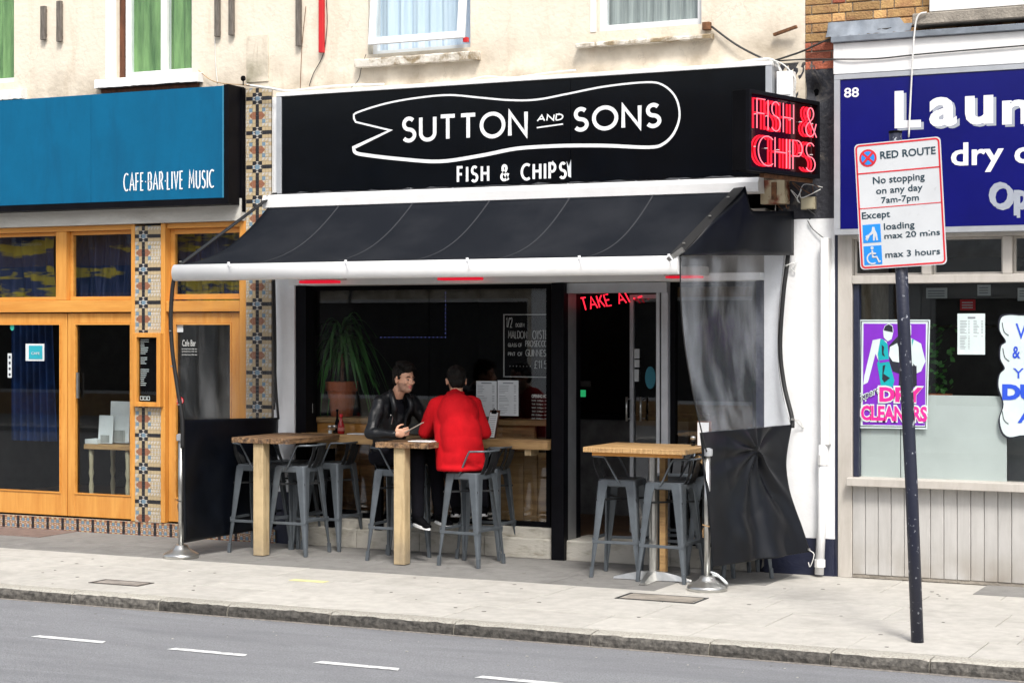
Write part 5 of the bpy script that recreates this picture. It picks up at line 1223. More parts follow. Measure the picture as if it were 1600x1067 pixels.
# interior
lr = tag(empty('launderette_interior'), 'dim launderette room seen through the large right window', 'room')
m = MB(); m.box(-4.10,1.4,3.0,3.05,0,3.2); m.box(-4.14,-4.10,.16,3.0,0,3.2); m.build('wall', M['lroom'], lr); m = MB(); m.box(-4.1,1.4,.16,3.0,0,.06); m.build('floor', M['room_floor'], lr); m = MB(); m.box(-4.1,1.4,.16,3.0,3.0,3.05); m.build('ceiling', M['room'], lr)
m = MB(); m.box(-4.1,1.4,1.5,1.55,.06,2.0); m.box(-4.1,1.4,1.45,1.6,2.02,2.6,0); m.build('back_partition', M['room'], lr)
m = MB(); a = W(1345,616,.08); c = W(1573,745,.08); xm2 = W(1410,600,.14).x
m.box(a.x, xm2-.003, .075, .09, ZS-.02, W(1400,616,.14).z); m.build('frosted_screen', M['frosted'], lr, bevel=.002)
m = MB(); m.box(xm2+.003, c.x, .078, .093, ZS-.02, W(1400,616,.14).z); m.build('frosted_screen', M['frosted'], lr, bevel=.002)
random.seed(14)
for i, (x0, y0, x1, y1, mt, lb) in enumerate([(1357,461,1385,485,'sign_red','red notice pinned inside behind the dry cleaner poster'),(1362,450,1378,472,'paper','small white notice overlapping the red one inside'),
    (1500,468,1524,485,'sign_red','dim red notice inside near the launderette window middle'),(1447,450,1480,466,'paper','pale notice inside just right of the sign pole'),(1527,445,1548,462,'paper','white notice inside high at the window centre right'),(1590,450,1615,470,'paper','pale notice inside at the far right edge')]):
    t = thing('wall_notice', lb, 'notice'); m = MB(); m.R(x0,y0,x1,y1,1.40-.004*i,.003); m.build('sheet', M[mt], t); m = MB()
    for k in range(3): m.R(x0+3, y0+4+k*4, x1-4, y0+5.5+k*4, 1.398-.004*i, .001)
    m.build('print', M['paper_line'] if mt == 'paper' else M['paper'], t)
pp = thing('potted_plant', 'leafy green plant inside just right of the dry cleaner poster', 'potted plant', (W(1465,600,.6).x, .6, 1.3))
m = MB(); m.lathe([(.09,0),(.12,.16)]); m.build('pot', M['terracotta'], pp)
for k in range(70):
    a_ = random.uniform(0,6.28); r_ = random.uniform(.02,.15); z_ = random.uniform(.15,.75); p = Vector((r_*math.cos(a_), r_*math.sin(a_), z_)); d_ = Vector((random.uniform(-1,1),random.uniform(-1,1),random.uniform(-1,.3))).normalized()*.06; s__ = d_.orthogonal().normalized()*.022
    m = MB(); m.add([p, p+d_*.5+s__, p+d_, p+d_*.5-s__], [(0,1,2,3)]); m.build('leaf', M['leaf'], pp, fix=False)
m = MB(); m.box(W(1573,700,.5).x, W(1640,700,.5).x, .5, .9, .06, W(1580,650,.5).z); tag(m.build('washing_machine', M['alu'], bevel=.01), 'dim grey machine inside at the far right bottom of the launderette window', 'machine')
# ---------------------------------------------------------------- posters and notices
po = thing('dry_cleaner_poster', 'purple poster reading expert dry cleaners with two figures', 'poster'); PYY = .044
def ppoly(pts, name, mt, Y, t=.0012, closed=True):
    m = MB(); m.poly([(p.x,p.z) for p in (W(x,y,Y) for x,y in pts)], Y, t); return m.build(name, M[mt], po)
S_ = lambda x, y: (1335+x/5.768, 490+y/5.768)
pf = lambda L: [S_(*p) for p in L]
ppoly(pf([(48,55),(682,55),(655,1040),(40,1030)]), 'poster_sheet', 'poster_white', PYY, .004)
ppoly(pf([(58,66),(670,66),(645,1025),(50,1018)]), 'poster_line', 'dark_blue', PYY-.001); ppoly(pf([(66,74),(662,74),(638,1017),(56,1010)]), 'poster_margin', 'poster_white', PYY-.002)
ppoly(pf([(82,90),(645,92),(640,700),(635,1008),(75,1000),(78,600)]), 'purple_field', 'purple', PYY-.003)
ppoly(pf([(165,240),(235,225),(290,250),(310,430),(215,420),(190,360),(130,590),(120,620),(80,640),(90,560)]), 'figure_arm', 'poster_white', PYY-.0045)
ppoly(pf([(235,225),(262,235),(298,275),(312,430),(360,600),(345,662),(240,655),(205,450),(218,420),(210,370)]), 'figure_tunic', 'teal', PYY-.006)
ppoly(pf([(258,150),(275,110),(310,88),(345,110),(352,160),(335,230),(300,250),(265,215)]), 'figure_face', 'poster_white', PYY-.006)
ppoly(pf([(262,150),(278,112),(310,96),(342,116),(346,168),(305,160)]), 'figure_cap', 'black_print', PYY-.0075)
ppoly(pf([(222,420),(310,410),(312,432),(228,444)]), 'belt', 'purple', PYY-.0075)
ppoly(pf([(245,280),(268,300),(262,350),(275,390),(250,370)]), 'shade_mark', 'black_print', PYY-.0075); ppoly(pf([(255,470),(280,460),(262,540),(320,580),(270,620),(250,590)]), 'shade_mark', 'black_print', PYY-.0075)
ppoly(pf([(310,290),(395,200),(405,540),(345,520),(318,440)]), 'dark_garment', 'black_print', PYY-.0055)
ppoly(pf([(320,300),(385,265),(405,330),(405,440),(345,430),(312,380)]), 'second_sleeve', 'poster_white', PYY-.0075)
ppoly(pf([(400,230),(500,215),(600,270),(640,430),(600,520),(545,545),(520,470),(405,470)]), 'second_figure', 'poster_white', PYY-.005)
ppoly(pf([(430,110),(470,85),(512,105),(512,190),(480,225),(440,200)]), 'second_face', 'poster_white', PYY-.005)
ppoly(pf([(405,470),(560,470),(562,660),(400,660)]), 'second_trousers', 'black_print', PYY-.006)
ppoly(pf([(530,450),(556,480),(548,540),(530,520)]), 'shade_mark', 'black_print', PYY-.007); ppoly(pf([(518,230),(535,230),(520,295)]), 'brace', 'teal', PYY-.007)
def ptext(txt, tl, br, mt, bold, Y, shear=0, halo=.0):
    a_, c_ = W(*S_(*tl), Y), W(*S_(*br), Y)
    if halo:
        h = font_text('letter_halo', txt, 0, 0, Y+.0012, M['poster_white'], po, bold=bold+halo, raw=(a_.x-.012, a_.z+.012, c_.x+.012, c_.z-.012), t=.0012)
    o = font_text('lettering', txt, 0, 0, Y, M[mt], po, bold=bold, raw=(a_.x, a_.z, c_.x, c_.z), t=.001)
    if shear:
        for q in ([o, h] if halo else [o]):
            for v in q.data.vertices: v.co.z += (v.co.x-a_.x)*shear
    return o
ptext('DRY', (225,660), (615,800), 'pink', .05, PYY-.010, halo=.06); ptext('CLEANERS', (60,825), (655,975), 'pink', .04, PYY-.010, halo=.06); ptext('Expert', (35,735), (212,810), 'black_print', .0, PYY-.012, shear=.45, halo=.04)
ppoly(pf([(75,985),(170,985),(168,995),(75,995)]), 'rule', 'purple', PYY-.008)
wp = thing('price_list', 'plain white price list sheet in the launderette window', 'notice'); m = MB(); m.R(1496,490,1539,554,.043,.003); m.build('sheet', M['poster_white'], wp)
m = MB(); random.seed(15)
for k in range(19):
    if k in (9,): continue
    y_ = 501+k*2.4; m.R(1500,y_,1500+random.uniform(6,11),y_+.8,.042,.001); m.R(1513,y_,1515,y_+.8,.042,.001)
    if k < 11: m.R(1521,y_,1521+random.uniform(5,9),y_+.8,.042,.001); m.R(1533,y_,1536,y_+.8,.042,.001)
m.R(1512,495,1524,498,.042,.001); m.build('print', M['paper_line'], wp)
dv = thing('duvet_sign', 'cloud shaped white duvet sign with blue lettering at right window edge', 'sign')
Dp = [(1562,495),(1575,490),(1598,491),(1640,488),(1690,496),(1690,535),(1684,540),(1692,560),(1688,580),(1700,600),(1704,640),(1690,660),(1694,680),(1640,690),(1600,682),(1576,685),(1564,676),(1560,655),(1566,632),(1558,605),(1560,585),(1568,575),(1561,560),(1562,540),(1570,532),(1560,515)]
for q_, mt, Y_ in ((1.0,'black_print',.043),(.94,'poster_white',.0415)):
    cx_, cy_ = 1630, 588; m = MB(); S__ = smoothline([(x,y) for x,y in Dp], 4, True)
    m.poly([(p.x,p.z) for p in (W(cx_+(x-cx_)*(q_ if q_==1 else .965), cy_+(y-cy_)*(1 if q_==1 else .975), Y_) for x,y in S__)], Y_, .0014); m.build('backing' if q_==1 else 'duvet_shape', M[mt], dv)
for txt, tl, br, bo in (('WASH',(1587,505),(1672,530),.0),('&',(1582,541),(1594,560),.02),('YOUR',(1583,575),(1660,592),.0),('DUVET',(1566,600),(1690,627),.06),('ALL',(1590,640),(1660,662),.02)):
    font_text('lettering', txt, tl, br, .040, M['blue_ink'], dv, bold=bo)
m = MB()
for (x, y) in ((1566,512),(1567,552),(1566,650)): m.tube(smoothline(WP([(x,y-8,.039),(x+3,y+6,.039),(x+10,y+12,.039)]),4), .003, 4)
m.build('fold_line', M['black_print'], dv)
# ================================================================ PARKING SIGN ON A POLE
base = G(1434,1003); topP = W(1399,208,base.y)
sg = thing('parking_sign', 'white red-bordered red route parking sign on a leaning dark pole', 'road sign', base)
m = MB(); d = topP-base; m.tube([(0,0,-.05), d*.3+Vector((.004,0,0)), d*.6, d], .040, 20); m.build('pole', M['pole'], sg, smooth=True)
m = MB(); m.lathe([(.043,0),(.043,.012),(.02,.016)], d-Vector((0,0,.0)), 16); m.build('pole_cap', M['matt_black'], sg)
lean = math.atan2(d.x, d.z)
SYp = base.y-.055
pl_ = empty('sign_frame'); COL.objects.unlink(pl_); bpy.data.objects.remove(pl_)
cn = [W(1338,226,SYp), W(1472,213,SYp), W(1477,413,SYp), W(1341,422,SYp)]
ctr = sum(cn, Vector())/4; SW_ = ((cn[1]-cn[0]).length+(cn[2]-cn[3]).length)/2; SH_ = ((cn[3]-cn[0]).length+(cn[2]-cn[1]).length)/2
print('sign', SW_, SH_, math.degrees(lean))
rot = math.radians(3.0)
def s2(u, v, Y):    # u,v in 0..1 from the plate's top left
    x = (u-.5)*SW_; z = (.5-v)*SH_
    return Vector((x*math.cos(rot)-z*math.sin(rot), Y, x*math.sin(rot)+z*math.cos(rot)))+Vector((ctr.x-base.x, SYp-base.y, ctr.z))
def spoly(name, uv, mt, Y, t):
    m = MB(); P = [s2(u,v,0) for u,v in uv]; m.poly([(p.x,p.z) for p in P], SYp-base.y+Y, t); return m.build(name, M[mt], sg)
def rr(u0,v0,u1,v1,r=.03,n=5):
    out = []; ry = r*SW_/SH_
    for (cx,cy,a0) in ((u1-r,v0+ry,-90),(u1-r,v1-ry,0),(u0+r,v1-ry,90),(u0+r,v0+ry,180)):
        for k in range(n+1): a_ = math.radians(a0+90*k/n); out.append((cx+r*math.cos(a_), cy+ry*math.sin(a_)))
    return out
spoly('plate', rr(0,0,1,1,.05), 'sign_white', 0, .004); 
m = MB(); P = [s2(u,v,0) for u,v in rr(.022,.015,.978,.985,.04)]; m.ribbon([(p.x,p.z) for p in P], .011, SYp-base.y-.0015, .0014, closed=True); m.build('red_border', M['sign_red'], sg)
spoly('red_rule', [(.022,.232),(.978,.232),(.978,.243),(.022,.243)], 'sign_red', -.0015, .0014); spoly('red_rule', [(.022,.512),(.978,.512),(.978,.519),(.022,.519)], 'sign_red', -.0015, .0014)
S6 = lambda x, y: ((x-25)/660.0, (y-(70-(x-25)*.075))/ 955.0)
def stext(txt, u0, v0, u1, v1, bold=.012):
    o = font_text('lettering', txt, 0, 0, 0, M['sign_ink'], sg, bold=bold, raw=(0,1,1,0), t=.001)
    for v in o.data.vertices:
        q = s2(u0+(u1-u0)*v.co.x, v1+(v0-v1)*v.co.z, 0); v.co = Vector((q.x, SYp-base.y-.0015+v.co.y, q.z))
stext('RED ROUTE', .30, .075, .94, .135, .018); stext('No stopping', .20, .272, .80, .345); stext('on any day', .23, .358, .77, .425); stext('7am-7pm', .285, .437, .72, .500)
stext('Except', .05, .545, .38, .615); stext('loading', .30, .645, .655, .712); stext('max 20 mins', .30, .722, .94, .768); stext('max 3 hours', .30, .868, .93, .918)
def disc(u, v, r, mt, Y, nm, n=28): spoly(nm, [(u+r*math.cos(k*2*math.pi/n), v+r*SW_/SH_*math.sin(k*2*math.pi/n)) for k in range(n)], mt, Y, .0012)
disc(.155,.118,.102,'sign_red',-.0015,'roundel'); disc(.155,.118,.078,'sign_blue',-.003,'roundel_centre')
k_ = SW_/SH_
for s_ in (1,-1): 
    a_, w_ = .055, .014; spoly('roundel_cross', [(.155-a_-w_*.7, .118+s_*(a_-w_*.7)*k_), (.155-a_+w_*.7, .118+s_*(a_+w_*.7)*k_), (.155+a_+w_*.7, .118-s_*(a_-w_*.7)*k_), (.155+a_-w_*.7, .118-s_*(a_+w_*.7)*k_)], 'sign_red', -.0045-.001*s_, .0012)
spoly('blue_square', [(.05,.645),(.26,.645),(.26,.79),(.05,.79)], 'sign_blue', -.0015, .0014); spoly('blue_square', [(.05,.815),(.26,.815),(.26,.965),(.05,.965)], 'sign_blue', -.0015, .0014)
spoly('loading_figure', [(.165,.665),(.19,.668),(.195,.69),(.215,.72),(.225,.775),(.205,.775),(.195,.735),(.185,.775),(.165,.775),(.17,.72),(.13,.735),(.10,.775),(.075,.76),(.10,.735),(.155,.70)], 'sign_white', -.003, .0012)
spoly('loading_box', [(.08,.735),(.11,.725),(.12,.75),(.09,.765)], 'sign_white', -.0045, .0012)
disc(.15,.833,.018,'sign_white',-.003,'wheelchair_head',12)
m = MB(); P = [s2(.15+.062*math.cos(a_), .915+.062*k_*math.sin(a_), 0) for a_ in [math.radians(t_) for t_ in range(-50,-312,-14)]]; m.ribbon([(p.x,p.z) for p in P], .009, SYp-base.y-.003, .0012); P = [s2(u,v,0) for u,v in ((.15,.85),(.155,.905),(.20,.905),(.225,.945),(.245,.94))]; m.ribbon([(p.x,p.z) for p in P], .010, SYp-base.y-.0045, .0012); P = [s2(u,v,0) for u,v in ((.152,.878),(.195,.878))]; m.ribbon([(p.x,p.z) for p in P], .009, SYp-base.y-.0058, .0012); m.build('wheelchair_symbol', M['sign_white'], sg)
m = MB(); 
for vv in (.2,.8): p = s2(.5,vv,0); q_ = d*((p.z)/d.z); m.box(p.x-.07,p.x+.07,SYp-base.y+.005,q_.y+.0,p.z-.015,p.z+.015); 
m.build('bracket', M['alu'], sg)
# weathering patch where the second word is worn
spoly('scuff', [(.80,.735),(.835,.735),(.838,.752),(.80,.754)], 'sign_white', -.004, .001)
# ================================================================ STOOLS
SH = .785
def make_stool():
    t = thing('bar_stool', 'stool', 'bar stool')
    m = MB(); h = .155; pr = []
    for cx, cy, a0 in ((h-.035,h-.035,0),(-h+.035,h-.035,90),(-h+.035,-h+.035,180),(h-.035,-h+.035,270)):
        for k in range(5): a_ = math.radians(a0+90*k/4); pr.append((cx+.035*math.cos(a_), cy+.035*math.sin(a_)))
    n = len(pr); vs = []
    for s_, z in ((.96,SH-.058),(1.0,SH-.05),(1.0,SH-.008),(.96,SH),(.86,SH-.004),(.3,SH-.006)): vs += [(x*s_, y*s_, z) for x, y in pr]
    fs = [(r*n+k, r*n+(k+1)%n, (r+1)*n+(k+1)%n, (r+1)*n+k) for r in range(5) for k in range(n)]+[tuple(5*n+k for k in range(n)), tuple(reversed(range(n)))]
    m.add(vs, fs); m.build('seat', M['gun'], t, smooth=False)
    for sx, sy in ((1,1),(-1,1),(-1,-1),(1,-1)):
        m = MB(); vs = []
        for z, c_, w_ in ((SH-.012,.158,.092),(SH-.10,.166,.080),(.10,.206,.032),(.03,.209,.026)):
            th = .007
            P = [(c_-w_,c_),(c_-.02,c_),(c_-.006,c_-.006),(c_,c_-.02),(c_,c_-w_),(c_-th,c_-w_),(c_-th-.012,c_-.026),(c_-.02,c_-th-.006),(c_-w_,c_-th)]
            vs += [(x*sx, y*sy, z) for x, y in P]
        q = 9; fs = [(r*q+k, r*q+(k+1)%q, (r+1)*q+(k+1)%q, (r+1)*q+k) for r in range(3) for k in range(q)]+[tuple(range(q)), tuple(3*q+k for k in range(q))]
        m.add(vs, fs); lg = m.build('leg', M['gun'], t)
        m = MB(); a = .2; m.add([(sx*x, sy*y, z) for z, o_, i_ in ((.0,.213,.184),(.085,.209,.180)) for x, y in ((o_,o_),(i_,o_),(i_,i_),(o_,i_))], [(0,1,2,3),(7,6,5,4),(0,4,5,1),(1,5,6,2),(2,6,7,3),(3,7,4,0)]); m.build('foot_cap', M['grey_alu'] if False else M['gun'], lg, bevel=.003)
    zb = .285; c_ = .192
    for (a, c) in (((-c_,-c_,zb),(c_,-c_,zb)),((c_,c_,zb),(-c_,c_,zb)),((-c_,-c_,zb+.022),(-c_,c_,zb+.022)),((c_,-c_,zb+.022),(c_,c_,zb+.022))):
        m = MB(); m.bar(a, c, .008, .024); m.build('foot_rail', M['gun'], t, bevel=.002)
    m = MB(); m.bar((-.17,-.17,.62),(.17,.17,.62), .005, .016); m.bar((-.17,.17,.628),(.17,-.17,.628), .005, .016); m.build('cross_brace', M['gun_dark'], t)
    # low back : rises from the sides and leans out over -x
    P = [(.03,-.158,SH-.03),(.0,-.165,SH+.01),(-.085,-.178,SH+.165),(-.115,-.172,SH+.18),(-.195,-.135,SH+.182),(-.225,-.07,SH+.182),(-.232,0,SH+.182)]
    P = P+[(x,-y,z) for x, y, z in reversed(P[:-1])]
    m = MB(); m.tube(smoothline(P, 4), .0085, 8); m.build('back_rail', M['gun'], t, smooth=True)
    for y0, w_ in ((-.085,.045),(0,.07),(.085,.045)):
        m = MB(); vs = []
        for k in range(5):
            f_ = k/4; x = -.150-.075*f_-.012*math.sin(3.14*f_)-(.004 if y0 == 0 else -.01*f_); z = SH-.02+.20*f_
            yy = y0*(1-.08*(1-f_)); vs += [(x,yy-w_/2,z),(x,yy+w_/2,z),(x-.005,yy+w_/2,z),(x-.005,yy-w_/2,z)]
        m.add(vs, [(k*4+j,(k+1)*4+j,(k+1)*4+(j+1)%4,k*4+(j+1)%4) for k in range(4) for j in range(4)]+[(0,1,2,3),(19,18,17,16)]); m.build('back_splat', M['gun_dark'], t)
    return t
st0 = make_stool(); kids = kid_map()
spots = [(-9.27,-.61,0.04,'grey metal stool left of the left table beside the black tarpaulin'),
 (-9.24,-.14,0,'grey metal stool behind the one at far left, partly hidden by the left table leg'),
 (-8.87,-.60,math.pi,'grey metal stool standing just right of the left table leg, nearest the street'),
 (-8.79,-.15,math.pi-.04,'grey metal stool tucked between the left table and the shop window'),
 (-7.87,-.575,0.03,'grey metal stool under the man in black beside the middle table leg'),
 (-7.95,-.10,0.1,'grey metal stool hidden behind the man in the black jacket'),
 (-7.14,-.62,math.pi-.1,'grey metal stool under the man in the red coat'),
 (-7.24,-.12,math.pi+.05,'grey metal stool behind the stool of the red coated man, close to the window'),
 (-5.73,-.70,0.1,'grey metal stool at the left side of the right hand table'),
 (-5.27,-.80,math.pi-.05,'grey metal stool right of the steel table column at the right hand table'),
 (-5.50,-.20,math.pi/2+.1-math.pi,'grey metal stool behind the right hand table nearest the door'),
 (-5.06,-.28,math.pi,'grey metal stool at the back right of the right hand table'),
 (-4.86,-.30,0.6,'grey metal stool whose feet show below the right black tarpaulin')]
for i, (x, y, rz, lb) in enumerate(spots):
    o = st0 if i == 0 else copy_tree(st0, kids)
    o.location = (x, y, 0); o.rotation_euler = (0,0,rz); o['label'] = lb; o['group'] = 'grey metal bar stools at the tables'
# ================================================================ TABLES
def ragged_top(name, x0, x1, y0, y1, z0, z1, mt, par, amp=.008):
    n = 22; m = MB(); E = []; random.seed(int(abs(x0)*100))
    for k in range(n): E.append((x0+(x1-x0)*k/n, y0+random.uniform(-amp,amp)))
    for k in range(n): E.append((x1+random.uniform(-amp,amp), y0+(y1-y0)*k/n))
    for k in range(6): E.append((x1+(x0-x1)*k/6, y1))
    for k in range(n): E.append((x0+random.uniform(-amp,amp), y1+(y0-y1)*k/n))
    q = len(E); cx, cy = (x0+x1)/2, (y0+y1)/2
    vs = [(x*1.0,y,z0) for x,y in E]+[(x,y,z1-.004) for x,y in E]+[(cx+(x-cx)*.985,cy+(y-cy)*.99,z1) for x,y in E]
    m.add(vs, [tuple(reversed(range(q))), tuple(2*q+k for k in range(q))]+[(r*q+k,r*q+(k+1)%q,(r+1)*q+(k+1)%q,(r+1)*q+k) for r in range(2) for k in range(q)])
    return m.build(name, M[mt], par)
ZT_ = 1.035
def peninsula(x0, x1, y0, lx, ly, label, g='long wooden tables standing out from the window counter'):
    t = thing('bar_table', label, 'table', group=g)
    w = (x1-x0)/3
    for k in range(3): ragged_top('tabletop_plank', x0+k*w+.0015, x0+(k+1)*w-.0015, y0+random.uniform(-.012,.012), -.115, ZT_-.045, ZT_+random.uniform(-.002,.001), 'plank_y', t, .0045 if k != 1 else .003)
    m = MB(); m.box(lx-.052, lx+.052, ly-.0, ly+.10, 0.006, ZT_-.047); lg = m.build('leg', M['post_wood'], t, bevel=.004, seg=2)
    return t
peninsula(-9.34,-8.74,-.96,-9.075,-.935,'dark topped wooden table at left with a pale square timber leg')
peninsula(-7.87,-7.37,-.97,-7.66,-.94,'dark topped wooden table between the two seated men with a pale leg')
ct = thing('window_counter', 'long honey coloured timber counter running below the shop window', 'counter')
cx0, cx1 = W(462,690,-.1).x, X(861,-.06)-.012; seg_ = (cx1-cx0)/3
for k in range(3): ragged_top('counter_board', cx0+k*seg_+.002, cx0+(k+1)*seg_-.002, -.11, .085, ZT_-.085, ZT_-.004, 'plank_light', ct, .003)
for k in range(5):
    x = cx0+.3+k*(cx1-cx0-.5)/4; m = MB(); m.box(x-.03,x+.03,-.08,.08,ZT_-.14,ZT_-.088); m.build('bracket', M['post_wood'], ct)
    if k > 1: continue
    m = MB(); m.box(x-.035,x+.035,.0,.045,.17,ZT_-.142); m.build('leg', M['matt_black'], ct)
t3 = thing('pedestal_table', 'right hand table with light plank top on a steel column and cross base', 'table')
ZT3 = 1.055
for k in range(4):
    w = .86/4; ragged_top('tabletop_plank', -5.90+k*w+.001, -5.90+(k+1)*w-.001, -1.10, -.42, ZT3-.038, ZT3+random.uniform(-.0015,.001), 'plank_light', t3, .003)
m = MB(); m.box(-5.84,-5.08,-1.06,-1.03,ZT3-.068,ZT3-.04); m.box(-5.84,-5.08,-.5,-.47,ZT3-.068,ZT3-.04); m.build('batten', M['pine_h'], t3)
cxp, cyp = -5.40, -.86
m = MB(); m.lathe([(.034,.03),(.034,ZT3-.07)], (cxp,cyp,0), 18); m.box(cxp-.12,cxp+.12,cyp-.12,cyp+.12,ZT3-.076,ZT3-.069); m.build('column', M['chrome'], t3, smooth=False)
m = MB()
for a_ in (0.1, math.pi/2+.1):
    for s_ in (1,-1):
        d = Vector((math.cos(a_)*s_, math.sin(a_)*s_, 0)); p = Vector((-d.y, d.x, 0)); c0 = Vector((cxp,cyp,0)); vs = []
        for r_, w_, z_ in ((.0,.045,.075),(.1,.042,.07),(.2,.034,.05),(.32,.03,.018)):
            vs += [c0+d*r_-p*w_+Vector((0,0,.004)), c0+d*r_+p*w_+Vector((0,0,.004)), c0+d*r_+p*w_*.6+Vector((0,0,z_)), c0+d*r_-p*w_*.6+Vector((0,0,z_))]
        m.add(vs, [(k*4+j,(k+1)*4+j,(k+1)*4+(j+1)%4,k*4+(j+1)%4) for k in range(3) for j in range(4)]+[(0,1,2,3),(15,14,13,12)])
m.build('cross_base', M['chrome'], t3)
m = MB(); m.box(-5.385,-5.335,-.76,-.70,.0,ZT3-.07); m.build('leg', M['plank_light'], t3, bevel=.003)
m = MB(); m.bar((-4.95,-.55,ZT3-.07),(-4.95,-.55,.7), .05,.05); m.bar((-5.08,-.75,ZT3-.075),(-4.95,-.6,.85),.03,.04); m.build('knee_brace', M['plank_light'], t3)
# ---------------------------------------------------------------- things on the tables
def place(px, py, Y): p = W(px, py, Y); return p
p = W(533,668,-.03)
kb = thing('ketchup_bottle', 'dark red ketchup bottle on the counter left of the man in black', 'bottle', (p.x, -.03, ZT_-.003))
m = MB(); m.lathe([(.028,0),(.031,.01),(.031,.075),(.02,.11),(.012,.135),(.012,.16)], n=16); m.build('bottle', M['ketchup'], kb, smooth=True)
m = MB(); m.lathe([(.015,.155),(.015,.178),(.010,.182)], n=14); m.build('cap', M['sign_red'], kb); m = MB(); m.lathe([(.0318,.03),(.0318,.06)], n=16); m.build('bottle_label', M['lips'], kb)
p = W(527,668,.03); kb = thing('sauce_bottle', 'slim dark sauce bottle behind the ketchup on the counter', 'bottle', (p.x, .03, ZT_-.003))
m = MB(); m.lathe([(.020,0),(.022,.01),(.022,.10),(.009,.14),(.008,.21)], n=14); m.build('bottle', M['matt_black'], kb, smooth=True); m = MB(); m.lathe([(.011,.20),(.011,.222)], n=12); m.build('cap', M['matt_black'], kb)
def shaker(px, Y, label, g=None):
    p = W(px, 675, Y); t = thing('shaker', label, 'shaker', (p.x, Y, ZT_-.003), group=g)
    m = MB(); m.lathe([(.019,0),(.021,.008),(.021,.045),(.018,.052)], n=14); m.build('jar', M['glass'], t, smooth=True)
    m = MB(); m.lathe([(.016,.002),(.017,.03)], n=12); m.build('filling', M['paper'] if 'salt' in label else M['matt_black'], t)
    m = MB(); m.lathe([(.022,.050),(.022,.072),(.016,.078)], n=14); m.build('lid', M['chrome'], t, smooth=True)
shaker(516,-.04,'left steel topped salt shaker beside the ketchup bottle'); shaker(523,-.0,'steel topped pepper shaker touching the ketchup bottle tray'); shaker(759,-.06,'steel topped salt shaker right of the red coat on the counter'); shaker(764,.01,'dark pepper shaker behind the salt shaker, right of the red coat'); shaker(1083,-.60,'small pepper shaker at the right corner of the right hand table')
for o in COL.objects:
    if o.name.startswith('shaker') and 'right hand' in o.get('label',''): o.location.z = ZT3+.001
p = W(768,670,-.03); cbd = thing('clipboard', 'clipboard with a printed menu leaning upright right of the red coat', 'clipboard', (p.x, -.03, ZT_-.003), -.2)
m = MB(); m.add([(-.055,-.02,0),(.055,-.02,0),(.07,.03,.245),(-.04,.03,.245),(-.055,-.012,0),(.055,-.012,0),(.07,.038,.245),(-.04,.038,.245)], [(0,1,2,3),(7,6,5,4),(0,4,5,1),(1,5,6,2),(2,6,7,3),(3,7,4,0)]); m.build('board', M['brown_frame'], cbd)
m = MB(); m.add([(-.048,-.023,.008),(.046,-.023,.008),(.058,.022,.225),(-.034,.022,.225)], [(0,1,2,3)]); m.build('sheet', M['white_print'], cbd, fix=False)
m = MB()
for k in range(11): z = .03+k*.016; s_ = z/.245; m.box(-.04+.014*s_, .03+.012*s_, -.0245+.05*s_, -.0235+.05*s_, z, z+.004)
m.build('menu_print', M['paper_line'], cbd); m = MB(); m.box(-.01,.04,.012,.028,.215,.24); m.tube([(.0,.02,.24),(.015,.02,.262),(.03,.02,.24)],.004,6); m.build('clip', M['matt_black'], cbd)
p = W(1098,670,-.62); t = thing('menu_card', 'white menu on a brown board leaning behind the clear curtain on the right', 'menu', (p.x, -.6, 1.055)); m = MB(); m.box(-.055,.065,.0,.008,.0,.20); m.build('board', M['brown_frame'], t); m = MB(); m.box(-.05,.045,-.004,-.001,.005,.19); m.build('sheet', M['white_print'], t)
m = MB(); p = W(562,682,-.03); m.box(p.x-.1,p.x+.08,-.09,.06,ZT_-.002,ZT_+.006); tag(m.build('paper_menu', M['white_print'], bevel=.001), 'white paper menu lying flat on the counter left of the black jacket', 'menu')
m = MB(); m.box(-7.62,-7.40,-.86,-.70,ZT_+.003,ZT_+.009); o = tag(m.build('paper_menu', M['white_print'], bevel=.001), 'white paper menu lying flat on the middle table under the hand', 'menu')
